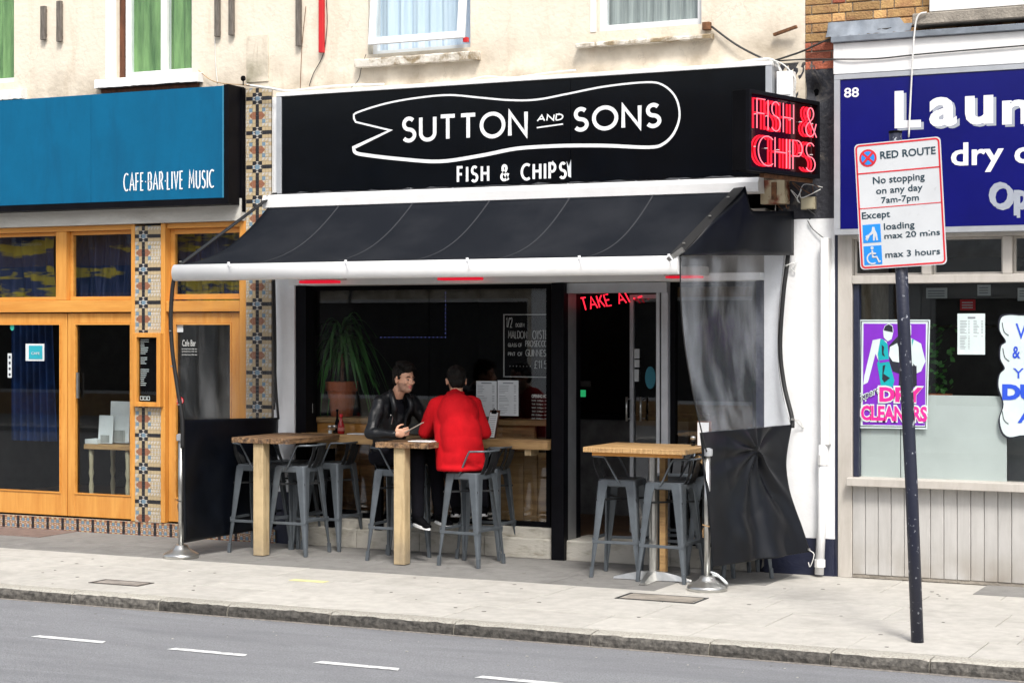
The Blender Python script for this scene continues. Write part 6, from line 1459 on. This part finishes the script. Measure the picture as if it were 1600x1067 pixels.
# ================================================================ PEOPLE
def capsule(bm, p1, r1, p2, r2, seg=12):
    p1, p2 = Vector(p1), Vector(p2)
    for p, r in ((p1, r1), (p2, r2)):
        bmesh.ops.create_icosphere(bm, subdivisions=2, radius=r, matrix=Matrix.Translation(p))
    d = p2-p1
    if d.length > 1e-4:
        q = d.to_track_quat('Z', 'Y').to_matrix().to_4x4()
        bmesh.ops.create_cone(bm, cap_ends=True, segments=seg, radius1=r1, radius2=r2, depth=d.length, matrix=Matrix.Translation((p1+p2)/2) @ q)
def ellip(bm, c, r, R=None):
    bmesh.ops.create_icosphere(bm, subdivisions=3, radius=1, matrix=Matrix.Translation(Vector(c)) @ ((R or Matrix.Identity(3)).to_4x4()) @ Matrix.Diagonal((*r, 1)))
def blob(name, prims, voxel, mt, par, smooth=6, sub=None, noise=0., nscale=8., hem=None):
    bm = bmesh.new()
    for p in prims:
        if p[0] == 'c': capsule(bm, *p[1:])
        else: ellip(bm, *p[1:])
    me = bpy.data.meshes.new('tmp'); bm.to_mesh(me); bm.free()
    o = bpy.data.objects.new('tmp', me); COL.objects.link(o)
    r = o.modifiers.new('r', 'REMESH'); r.mode = 'VOXEL'; r.voxel_size = voxel; r.use_smooth_shade = True
    s = o.modifiers.new('s', 'SMOOTH'); s.iterations = smooth; s.factor = .5
    if sub: sub(o)
    bpy.context.view_layer.update()
    nm = bpy.data.meshes.new_from_object(o.evaluated_get(bpy.context.evaluated_depsgraph_get()))
    COL.objects.unlink(o); bpy.data.objects.remove(o)
    if noise:
        from mathutils import noise as NZ
        nm.update(); nn = [v.normal.copy() for v in nm.vertices]
        for v, n_ in zip(nm.vertices, nn):
            v.co += n_*noise*(NZ.noise(v.co*nscale)+.5*NZ.noise(v.co*nscale*2.3))
    nm.materials.clear()
    for q in (mt if isinstance(mt, list) else [mt]): nm.materials.append(q)
    nm.polygons.foreach_set('use_smooth', [True]*len(nm.polygons)); nm.name = name
    if hem is not None:
        for v in nm.vertices:
            if v.co.z < hem: v.co.z = hem+(v.co.z-hem)*.06
    ob = bpy.data.objects.new(name, nm); COL.objects.link(ob)
    if par: ob.parent = par
    return ob
def head_prims(c, R, s=1.0):
    """c centre of skull; R columns: face forward=+x, left=+y, up=+z"""
    f = lambda x, y, z: Vector(c)+R @ (Vector((x,y,z))*s)
    e = lambda x, y, z, a, b_, d: ('e', f(x,y,z), (a*s,b_*s,d*s), R)
    P = [e(-.012,0,.022,.092,.073,.088), e(.018,0,-.020,.070,.060,.082), e(.045,0,-.078,.036,.038,.030), e(.030,.028,-.066,.040,.022,.030), e(.030,-.028,-.066,.040,.022,.030),
         e(.068,.022,.024,.018,.024,.008), e(.068,-.022,.024,.018,.024,.008),            # brow
         e(.066,.038,-.022,.016,.016,.016), e(.066,-.038,-.022,.016,.016,.016),          # cheekbones
         ('c', f(.080,0,.014), .007*s, f(.102,0,-.022), .0105*s), e(.094,.009,-.028,.010,.008,.007), e(.094,-.009,-.028,.010,.008,.007),
         e(.078,0,-.050,.013,.019,.0055), e(.076,0,-.060,.013,.017,.006), e(.070,0,-.080,.020,.022,.014),
         e(-.008,.076,-.008,.016,.009,.030), e(-.008,-.076,-.008,.016,.009,.030), e(-.002,.080,.010,.012,.008,.014), e(-.002,-.080,.010,.012,.008,.014)]
    return P, f
def hand_prims(w, R, curl=.9, s=1.0, left=False):
    """w wrist; R columns: finger direction +x, thumb side +y, back of the hand +z"""
    f = lambda x, y, z: Vector(w)+R @ (Vector((x,y,z))*s)
    P = [('e', f(.045,0,0), (.046*s,.040*s,.015*s), R), ('c', f(-.03,0,0), .024*s, f(.02,0,0), .024*s)]
    for i, (y, L) in enumerate(((.030,.070),(.010,.078),(-.010,.072),(-.029,.056))):
        a = f(.082,y,.002); p = Vector((.082,y,.002)); ang_ = 0; r = .0088-.0004*i
        for k, fr_ in enumerate((.45,.32,.23)):
            ang_ += curl*(.5 if k == 0 else .75)
            q = p+Vector((math.cos(ang_), 0, -math.sin(ang_)))*L*fr_; P.append(('c', f(*p), r*s, f(*q), (r-.0008)*s)); p = q; r -= .0008
    p = Vector((.015,.030,-.002)); 
    for d_, L, r in (((.5,.75,-.3),.036,.012),((.8,.25,-.55),.030,.010),((.8,-.1,-.6),.022,.009)):
        q = p+Vector(d_).normalized()*L; P.append(('c', f(*p), r*s, f(*q), (r-.001)*s)); p = q
    return P
def basis(fwd, up=(0,0,1)):
    x = Vector(fwd).normalized(); y = Vector(up).cross(x).normalized(); z = x.cross(y); return Matrix((x,y,z)).transposed()
def person(label, pel, chest, neck, headc, bdir, hdir, arms, legs, coat, hair_len, coat_prims, headscale=1.06):
    t = thing('person', label, 'person', (0,0,0))
    B = basis(bdir); Hh = basis(hdir)
    hp, f = head_prims(headc, Hh, headscale)
    skin = hp+[('c', Vector(neck)-Vector((0,0,.03)), .060, f(-.025,0,-.06), .054)]
    chestv, pelv = Vector(chest), Vector(pel)
    skin += [('e', chestv, (.08,.12,.15), B), ('e', pelv, (.10,.12,.10), B), ('c', pelv, .09, chestv, .09), ('c', chestv, .10, Vector(neck)-Vector((0,0,.03)), .055)]
    for sh, el, wr, hd, tn, cu in arms:
        skin += [('c', sh, .040, el, .036), ('c', el, .036, wr, .025), ('c', chestv+(Vector(sh)-chestv)*.3, .06, sh, .040)]
        skin += hand_prims(wr, Matrix((Vector(hd).normalized(), Vector(tn).normalized(), Vector(hd).normalized().cross(Vector(tn).normalized()))).transposed(), cu)
    for hip, kn, an in legs: skin += [('c', hip, .085, kn, .055), ('c', kn, .052, an, .036)]
    body = blob('body', skin, .0052, [M['skin'], M['stubble'], M['lips']], t, smooth=2)
    ctr_ = f(.052,0,-.075); lipc = f(.088,0,-.055)
    for poly in body.data.polygons:
        c_ = poly.center; l = Hh.transposed() @ (c_-Vector(headc))/headscale
        if l.x > -.02 and -.105 < l.z < -.030 and abs(l.y) < .08 and not (abs(l.y) < .03 and l.z > -.040) and (l.z < -.045 or abs(l.y) > .035): poly.material_index = 1
        if abs(l.y) < .021 and -.0665 < l.z < -.0445 and l.x > .078: poly.material_index = 2
    # eyes and brows
    for s_ in (1,-1):
        m = MB(); c_ = f(.0775, .029*s_, .004)
        m.lathe([(.001,-.011),(.008,-.008),(.011,0),(.008,.008),(.001,.011)], (0,0,0), 10); o = m.build('eye', M['eye'], body, smooth=True)
        o.matrix_local = Matrix.Translation(c_) @ Hh.to_4x4() @ Matrix.Diagonal((.5,1.0,.42,1))
        m = MB(); m.lathe([(.001,-.003),(.0062,0),(.001,.003)], (0,0,0), 10); o = m.build('iris', M['hair'], body, smooth=True)
        o.matrix_local = Matrix.Translation(f(.0845,.029*s_,.004)) @ Hh.to_4x4() @ Matrix.Rotation(math.pi/2, 4, 'Y')
        m = MB(); m.tube([f(.085,.013*s_,.024), f(.088,.030*s_,.030), f(.076,.050*s_,.024)], [.0035,.0045,.002], 6); m.build('eyebrow', M['hair'], body, smooth=True)
    blob(coat[0], coat_prims, .0075, coat[1], t, smooth=coat[4], noise=coat[2], nscale=coat[3], hem=coat[5])
    leg = []
    for hip, kn, an in legs: leg += [('c', hip, .098, kn, .072), ('c', kn, .070, an, .052)]
    leg += [('e', pelv-Vector((0,0,.0)), (.13,.165,.10), B)]
    blob('trousers', leg, .012, M['denim'], t, smooth=3, noise=.006)
    for hip, kn, an in legs:
        fd = Vector((Vector(bdir).x, Vector(bdir).y, -.12)).normalized(); a_ = Vector(an)-Vector((0,0,.03))
        sh_ = blob('shoe', [('c', a_, .042, a_+fd*.09-Vector((0,0,.028)), .036), ('e', a_+fd*.13-Vector((0,0,.035)), (.055,.040,.026), basis(fd)), ('c', a_-fd*.03, .038, a_-fd*.03-Vector((0,0,.03)), .038)], .007, M['matt_black'], t, smooth=3)
        m = MB(); zz = -.075; pts = []; side = Vector((-fd.y, fd.x, 0)).normalized()
        for k in range(20):
            q = k/20*6.283; pts.append(a_+fd*(.055+.125*math.cos(q))+side*.044*math.sin(q)+Vector((0,0,-.062)))
        vs = [p_ for p_ in pts]+[p_+Vector((0,0,.022)) for p_ in pts]
        m.add(vs, [tuple(range(20)), tuple(20+k for k in range(20))]+[(k,(k+1)%20,20+(k+1)%20,20+k) for k in range(20)]); m.build('sole', M['white_print'], sh_)
    return t, body, Hh, f
# --- man in the black leather jacket
V = Vector
bA = V((math.cos(math.radians(-28)), math.sin(math.radians(-28)), 0)); lA = V((-bA.y, bA.x, 0))
pelA = V((-8.00,-.53,.885)); chA = V((-7.945,-.56,1.23)); nkA = V((-7.885,-.60,1.425)); hdA = V((-7.745,-.68,1.565)); 
shR = nkA-lA*.165+V((0,0,-.065)); shL = nkA+lA*.165+V((0,0,-.065))
elR = V((-7.985,-.87,1.10)); wrR = V((-7.74,-.86,1.095)); elL = V((-7.66,-.36,1.09)); wrL = V((-7.50,-.52,1.095))
hdirA = V((math.cos(math.radians(-20)), math.sin(math.radians(-20)), -.10))
hdA = V((-7.775,-.645,1.56))
armsA = [(shR, elR, wrR, V((.9,.25,.25)), V((-.15,-.2,.95)).cross(V((.9,.25,.25))).cross(V((.9,.25,.25)))*-1 if False else V((-.2,-.1,.9)), 1.15), (shL, elL, wrL, V((.5,-.8,0)), V((.2,.2,.9)), .7)]
def ortho(a):
    out = []
    for sh, el, wr, hd, tn, cu in a:
        hd = hd.normalized(); tn = (tn-hd*tn.dot(hd)).normalized(); out.append((sh, el, wr, hd, tn, cu))
    return out
armsA = ortho(armsA)
legsA = [(pelA-lA*.09, V((-7.62,-.70,.90)), V((-7.62,-.68,.40))), (pelA+lA*.09, V((-7.60,-.42,.90)), V((-7.56,-.40,.40)))]
BA = basis(bA)
cpA = [('e', chA+V((0,0,.03)), (.125,.195,.20), BA), ('c', pelA+V((0,0,.03)), .135, chA, .145), ('e', pelA+V((0,0,.04)), (.145,.175,.10), BA),
       ('c', nkA-lA*.10-V((0,0,.05)), .062, shR, .060), ('c', nkA+lA*.10-V((0,0,.05)), .062, shL, .060), ('c', nkA-lA*.08-V((0,0,.03)), .06, nkA+lA*.08-V((0,0,.03)), .06),
       ('c', shR-V((0,0,.03))+lA*.04, .07, pelA-lA*.06+V((0,0,.08)), .09), ('c', shR, .063, elR, .052), ('c', elR, .052, wrR-V((.02,0,0)), .038), ('c', shL, .063, elL, .052), ('c', elL, .052, wrL, .038)]
tA, bodyA, HA, fA = person('man in black leather jacket with dark hair and stubble, seated, looking right', pelA, chA, nkA, hdA, bA, hdirA, armsA, legsA, ('leather_jacket', M['leather'], .012, 8, 6, .90), 0, cpA)
# shirt front, lapels, studs
m = MB()
def onchest(u, v, o_=.0): return chA+bA*(.136+o_-.10*abs(u)*abs(u)*6+(-.03 if v > .16 else 0))+lA*u+V((0,0,v))
blob('t_shirt', [('e', chA+bA*.035+V((0,0,.05)), (.105,.10,.155), BA), ('c', chA+V((0,0,.1))+bA*.02, .09, nkA-V((0,0,.05)), .068)], .009, M['denim'], tA, smooth=2)
for s_ in (1,-1):
    P = [nkA+lA*.055*s_+V((0,0,.035)), nkA+lA*.075*s_+bA*.05+V((0,0,0.01)), nkA+bA*.115+lA*.085*s_-V((0,0,.10)), chA+bA*.140+lA*.055*s_+V((0,0,.0)), chA+bA*.145+lA*.035*s_-V((0,0,.14))]
    m = MB(); m.tube(smoothline(P,5), [.012+.018*math.sin(math.pi*min(1,k/18)) for k in range(len(smoothline(P,5)))], 6); m.build('lapel', M['leather'], tA, smooth=True)
for q in ((-.085,.10),(-.10,.02),(.095,.11),(.10,.05)):
    m = MB(); p = onchest(q[0], q[1], .012); m.lathe([(.002,-.007),(.008,0),(.002,.007)], p, 8); m.build('stud', M['chrome'], tA, smooth=True)
m = MB(); p = onchest(-.075,.03,.01); m.tube([p, p+V((-.02,-.0,-.09))], .004, 5); m.build('zip', M['chrome'], tA)
# hair: cap plus swept strands
def hair(headc, H, f, t, s, top=.03, fringe=True, seed=1):
    e = lambda x,y,z,a,b_,d: ('e', f(x,y,z), (a*s,b_*s,d*s), H)
    pr_ = [e(-.026,0,.040,.094,.080,.090), e(-.055,0,-.010,.055,.068,.062)]
    if fringe: pr_ += [e(.030,.0,.104,.064,.060,.034), e(.062,-.015,.090,.030,.048,.028), e(-.015,0,.118,.078,.064,.032), e(.012,-.072,.030,.024,.010,.036), e(.012,.072,.030,.024,.010,.036)]
    hb = blob('hair', pr_, .006, M['hair'], t, smooth=2, noise=.006, nscale=30)
    # open the face and ears: push shell vertices behind the hairline inwards
    Ht = H.transposed()
    for v in hb.data.vertices:
        l = Ht @ (v.co-Vector(headc))/s
        lim = .040 if fringe else .05
        if l.x > (.032 if fringe else .02) and l.z < lim:
            l.x -= min(.06, (lim-l.z)*1.4)*(1 if l.x > .03 else .5); l.y *= .86; v.co = Vector(headc)+H @ (l*s)
        elif l.z < .0 and abs(l.y) > .05 and l.x > -.045: l.y *= .80; v.co = Vector(headc)+H @ (l*s)
    random.seed(seed); m = MB()
    for k in range(320 if fringe else 160):
        a = random.uniform(0,6.283); rr_ = random.uniform(.01,.07); p = V((-.01+rr_*math.cos(a)*1.15, rr_*math.sin(a)*.95, .115-rr_*.42))
        d_ = V((random.uniform(.2,1.0), random.uniform(-.7,.5), random.uniform(-.15,.35))).normalized() if fringe else V((random.uniform(-.2,.8), random.uniform(-.5,.5), .8)).normalized()
        L = random.uniform(.03,.062) if fringe else random.uniform(.010,.020)
        q = p+d_*L*.5+V((0,0,.006)); r_ = p+d_*L-V((0,0,.012 if fringe else 0)); m.tube([f(*p), f(*q), f(*r_)], [.0034,.0026,.0006], 5)
    o = m.build('hair_strands', M['hair'], t, smooth=True); o['kind'] = 'stuff'
hair(hdA, HA, fA, tA, 1.06, seed=5)
# paper slip held in the right hand
m = MB(); p = wrR+V((.10,.02,.02)); m.bar(p-V((.015,0,.0)), p+V((.14,.03,.085)), .05, .006, up=(0,0,1)); tag(m.build('folded_menu', M['concrete']), 'folded grey brown card held in the hand of the man in black', 'menu card')
# --- man in the red coat, seen from behind
bB = V((math.cos(math.radians(122)), math.sin(math.radians(122)), 0)); lB = V((-bB.y, bB.x, 0))
pelB = V((-7.215,-.66,.885)); chB = V((-7.26,-.63,1.22)); nkB = V((-7.315,-.575,1.425)); hdB = V((-7.345,-.505,1.545))
sRB = nkB-lB*.165-V((0,0,.075)); sLB = nkB+lB*.165-V((0,0,.075))
eLB = V((-7.595,-.62,1.10)); wLB = V((-7.56,-.37,1.08)); eRB = V((-7.10,-.44,1.10)); wRB = V((-7.30,-.24,1.08))
armsB = ortho([(sLB, eLB, wLB, V((.2,.9,.0)), V((.8,-.1,.3)), .8), (sRB, eRB, wRB, V((-.8,.4,0)), V((-.2,-.4,.6)), .8)])
legsB = [(pelB+lB*.09, V((-7.47,-.42,.87)), V((-7.42,-.36,.46))), (pelB-lB*.09, V((-7.24,-.25,.87)), V((-7.22,-.24,.46)))]
BB = basis(bB)
cpB = [('e', chB+V((0,0,.04)), (.12,.180,.19), BB), ('c', pelB+V((0,0,.05)), .150, chB, .140), ('e', pelB+V((0,0,.0)), (.155,.195,.15), BB), ('e', pelB+V((0,0,.13)), (.145,.185,.20), BB), ('e', pelB+V((0,0,.22)), (.135,.18,.20), BB), ('e', pelB+V((0,0,-.07)), (.17,.215,.06), BB), ('c', sLB-lB*.05-V((0,0,.05)), .075, pelB+lB*.11-V((0,0,.04)), .105), ('c', sRB+lB*.05-V((0,0,.05)), .075, pelB-lB*.11-V((0,0,.04)), .105), ('c', chB+V((0,0,.05)), .125, nkB-V((0,0,.05)), .07),
       ('c', nkB-lB*.12-V((0,0,.055)), .060, sRB, .062), ('c', nkB+lB*.12-V((0,0,.055)), .060, sLB, .062), ('c', nkB-lB*.03-V((0,0,.02)), .066, nkB+lB*.03-V((0,0,.02)), .066), ('c', nkB, .060, nkB+V((-.006,.012,.022)), .055),
       ('c', sLB, .064, eLB, .057), ('c', eLB, .057, wLB, .042), ('c', sRB, .064, eRB, .057), ('c', eRB, .057, wRB, .042)]
hdirB = V((math.cos(math.radians(125)), math.sin(math.radians(125)), -.12))
tB, bodyB, HB, fB = person('man in bright red coat with short dark hair, seen from behind on a stool', pelB, chB, nkB, hdB, bB, hdirB, armsB, legsB, ('red_coat', M['red'], .016, 4.2, 22, .795), 0, cpB)
hair(hdB, HB, fB, tB, 1.06, fringe=False, seed=8)
m = MB(); pts = []
for k in range(11): a_ = math.radians(-100+k*20); pts.append(nkB+(-bB*math.cos(a_)+lB*math.sin(a_))*.063+V((-.004,.010,.018)))
m.tube(pts, .015, 8); m.build('collar', M['red'], tB, smooth=True)
m = MB(); pts = []
for k in range(25): a_ = k/24*6.283; pts.append(pelB+bB*.168*math.cos(a_)+lB*.203*math.sin(a_)+V((0,0,-.085)))
m = None
# ================================================================ OPPOSITE SIDE OF THE STREET (seen in the glass)
b = MB(); b.box(-45, 30, -19.2, -15.0, -.25, 0.0); tag(b.build('far_pavement', M['slab']), kind='structure')
for i, (x0, x1, mt, wf) in enumerate([(-34,-24,'brick','white'),(-24,-15.5,'render','white'),(-15.5,-8.5,'brick','white'),(-8.5,-2,'white_wall','white'),(-2,6,'brick_red','white'),(6,16,'render','white')]):
    t = thing('opposite_house', ['brick terrace house across the street, far left','cream terrace house across the street','brick terrace house across the street with white windows','white terrace house across the street','red brick terrace house across the street','cream terrace house across the street, far right'][i], 'house', (0,0,0))
    holes = []; nW = 3; wd = (x1-x0)/nW
    for k in range(nW):
        for z in (3.9,): holes.append((x0+wd*(k+.5)-.5, x0+wd*(k+.5)+.5, z, z+1.6))
    holes.append((x0+.6, x1-.6, .5, 2.6))
    m = MB(); wall_holes(m, x0+.02, x1-.02, 0, 6.6, holes, -19.5, .3); m.build('wall', M[mt], t)
    m = MB(); m.box(x0+.02, x1-.02, -25, -19.8, 0, 6.6); m.build('core', M['room'], t)
    for h in holes:
        m = MB(); frame(m, h[0], h[1], h[2], h[3], .07, -19.4, .08); f_ = m.build('window', M['upvc'], t); m = MB(); m.box(h[0], h[1], -19.45, -19.44, h[2], h[3]); m.build('pane', M['room'], f_)
    m = MB(); m.box(x0+.1, x1-.1, -19.19, -18.95, 2.8, 3.4); m.build('shop_sign', M[['blue','matt_black','navy','white','grey_paint','blue'][i]], t)
    for xx in (x0+.25, x1-.25): m = MB(); m.box(xx-.2, xx+.2, -19.19, -19.05, 0, 2.79); m.build('pilaster', M['white'], t)
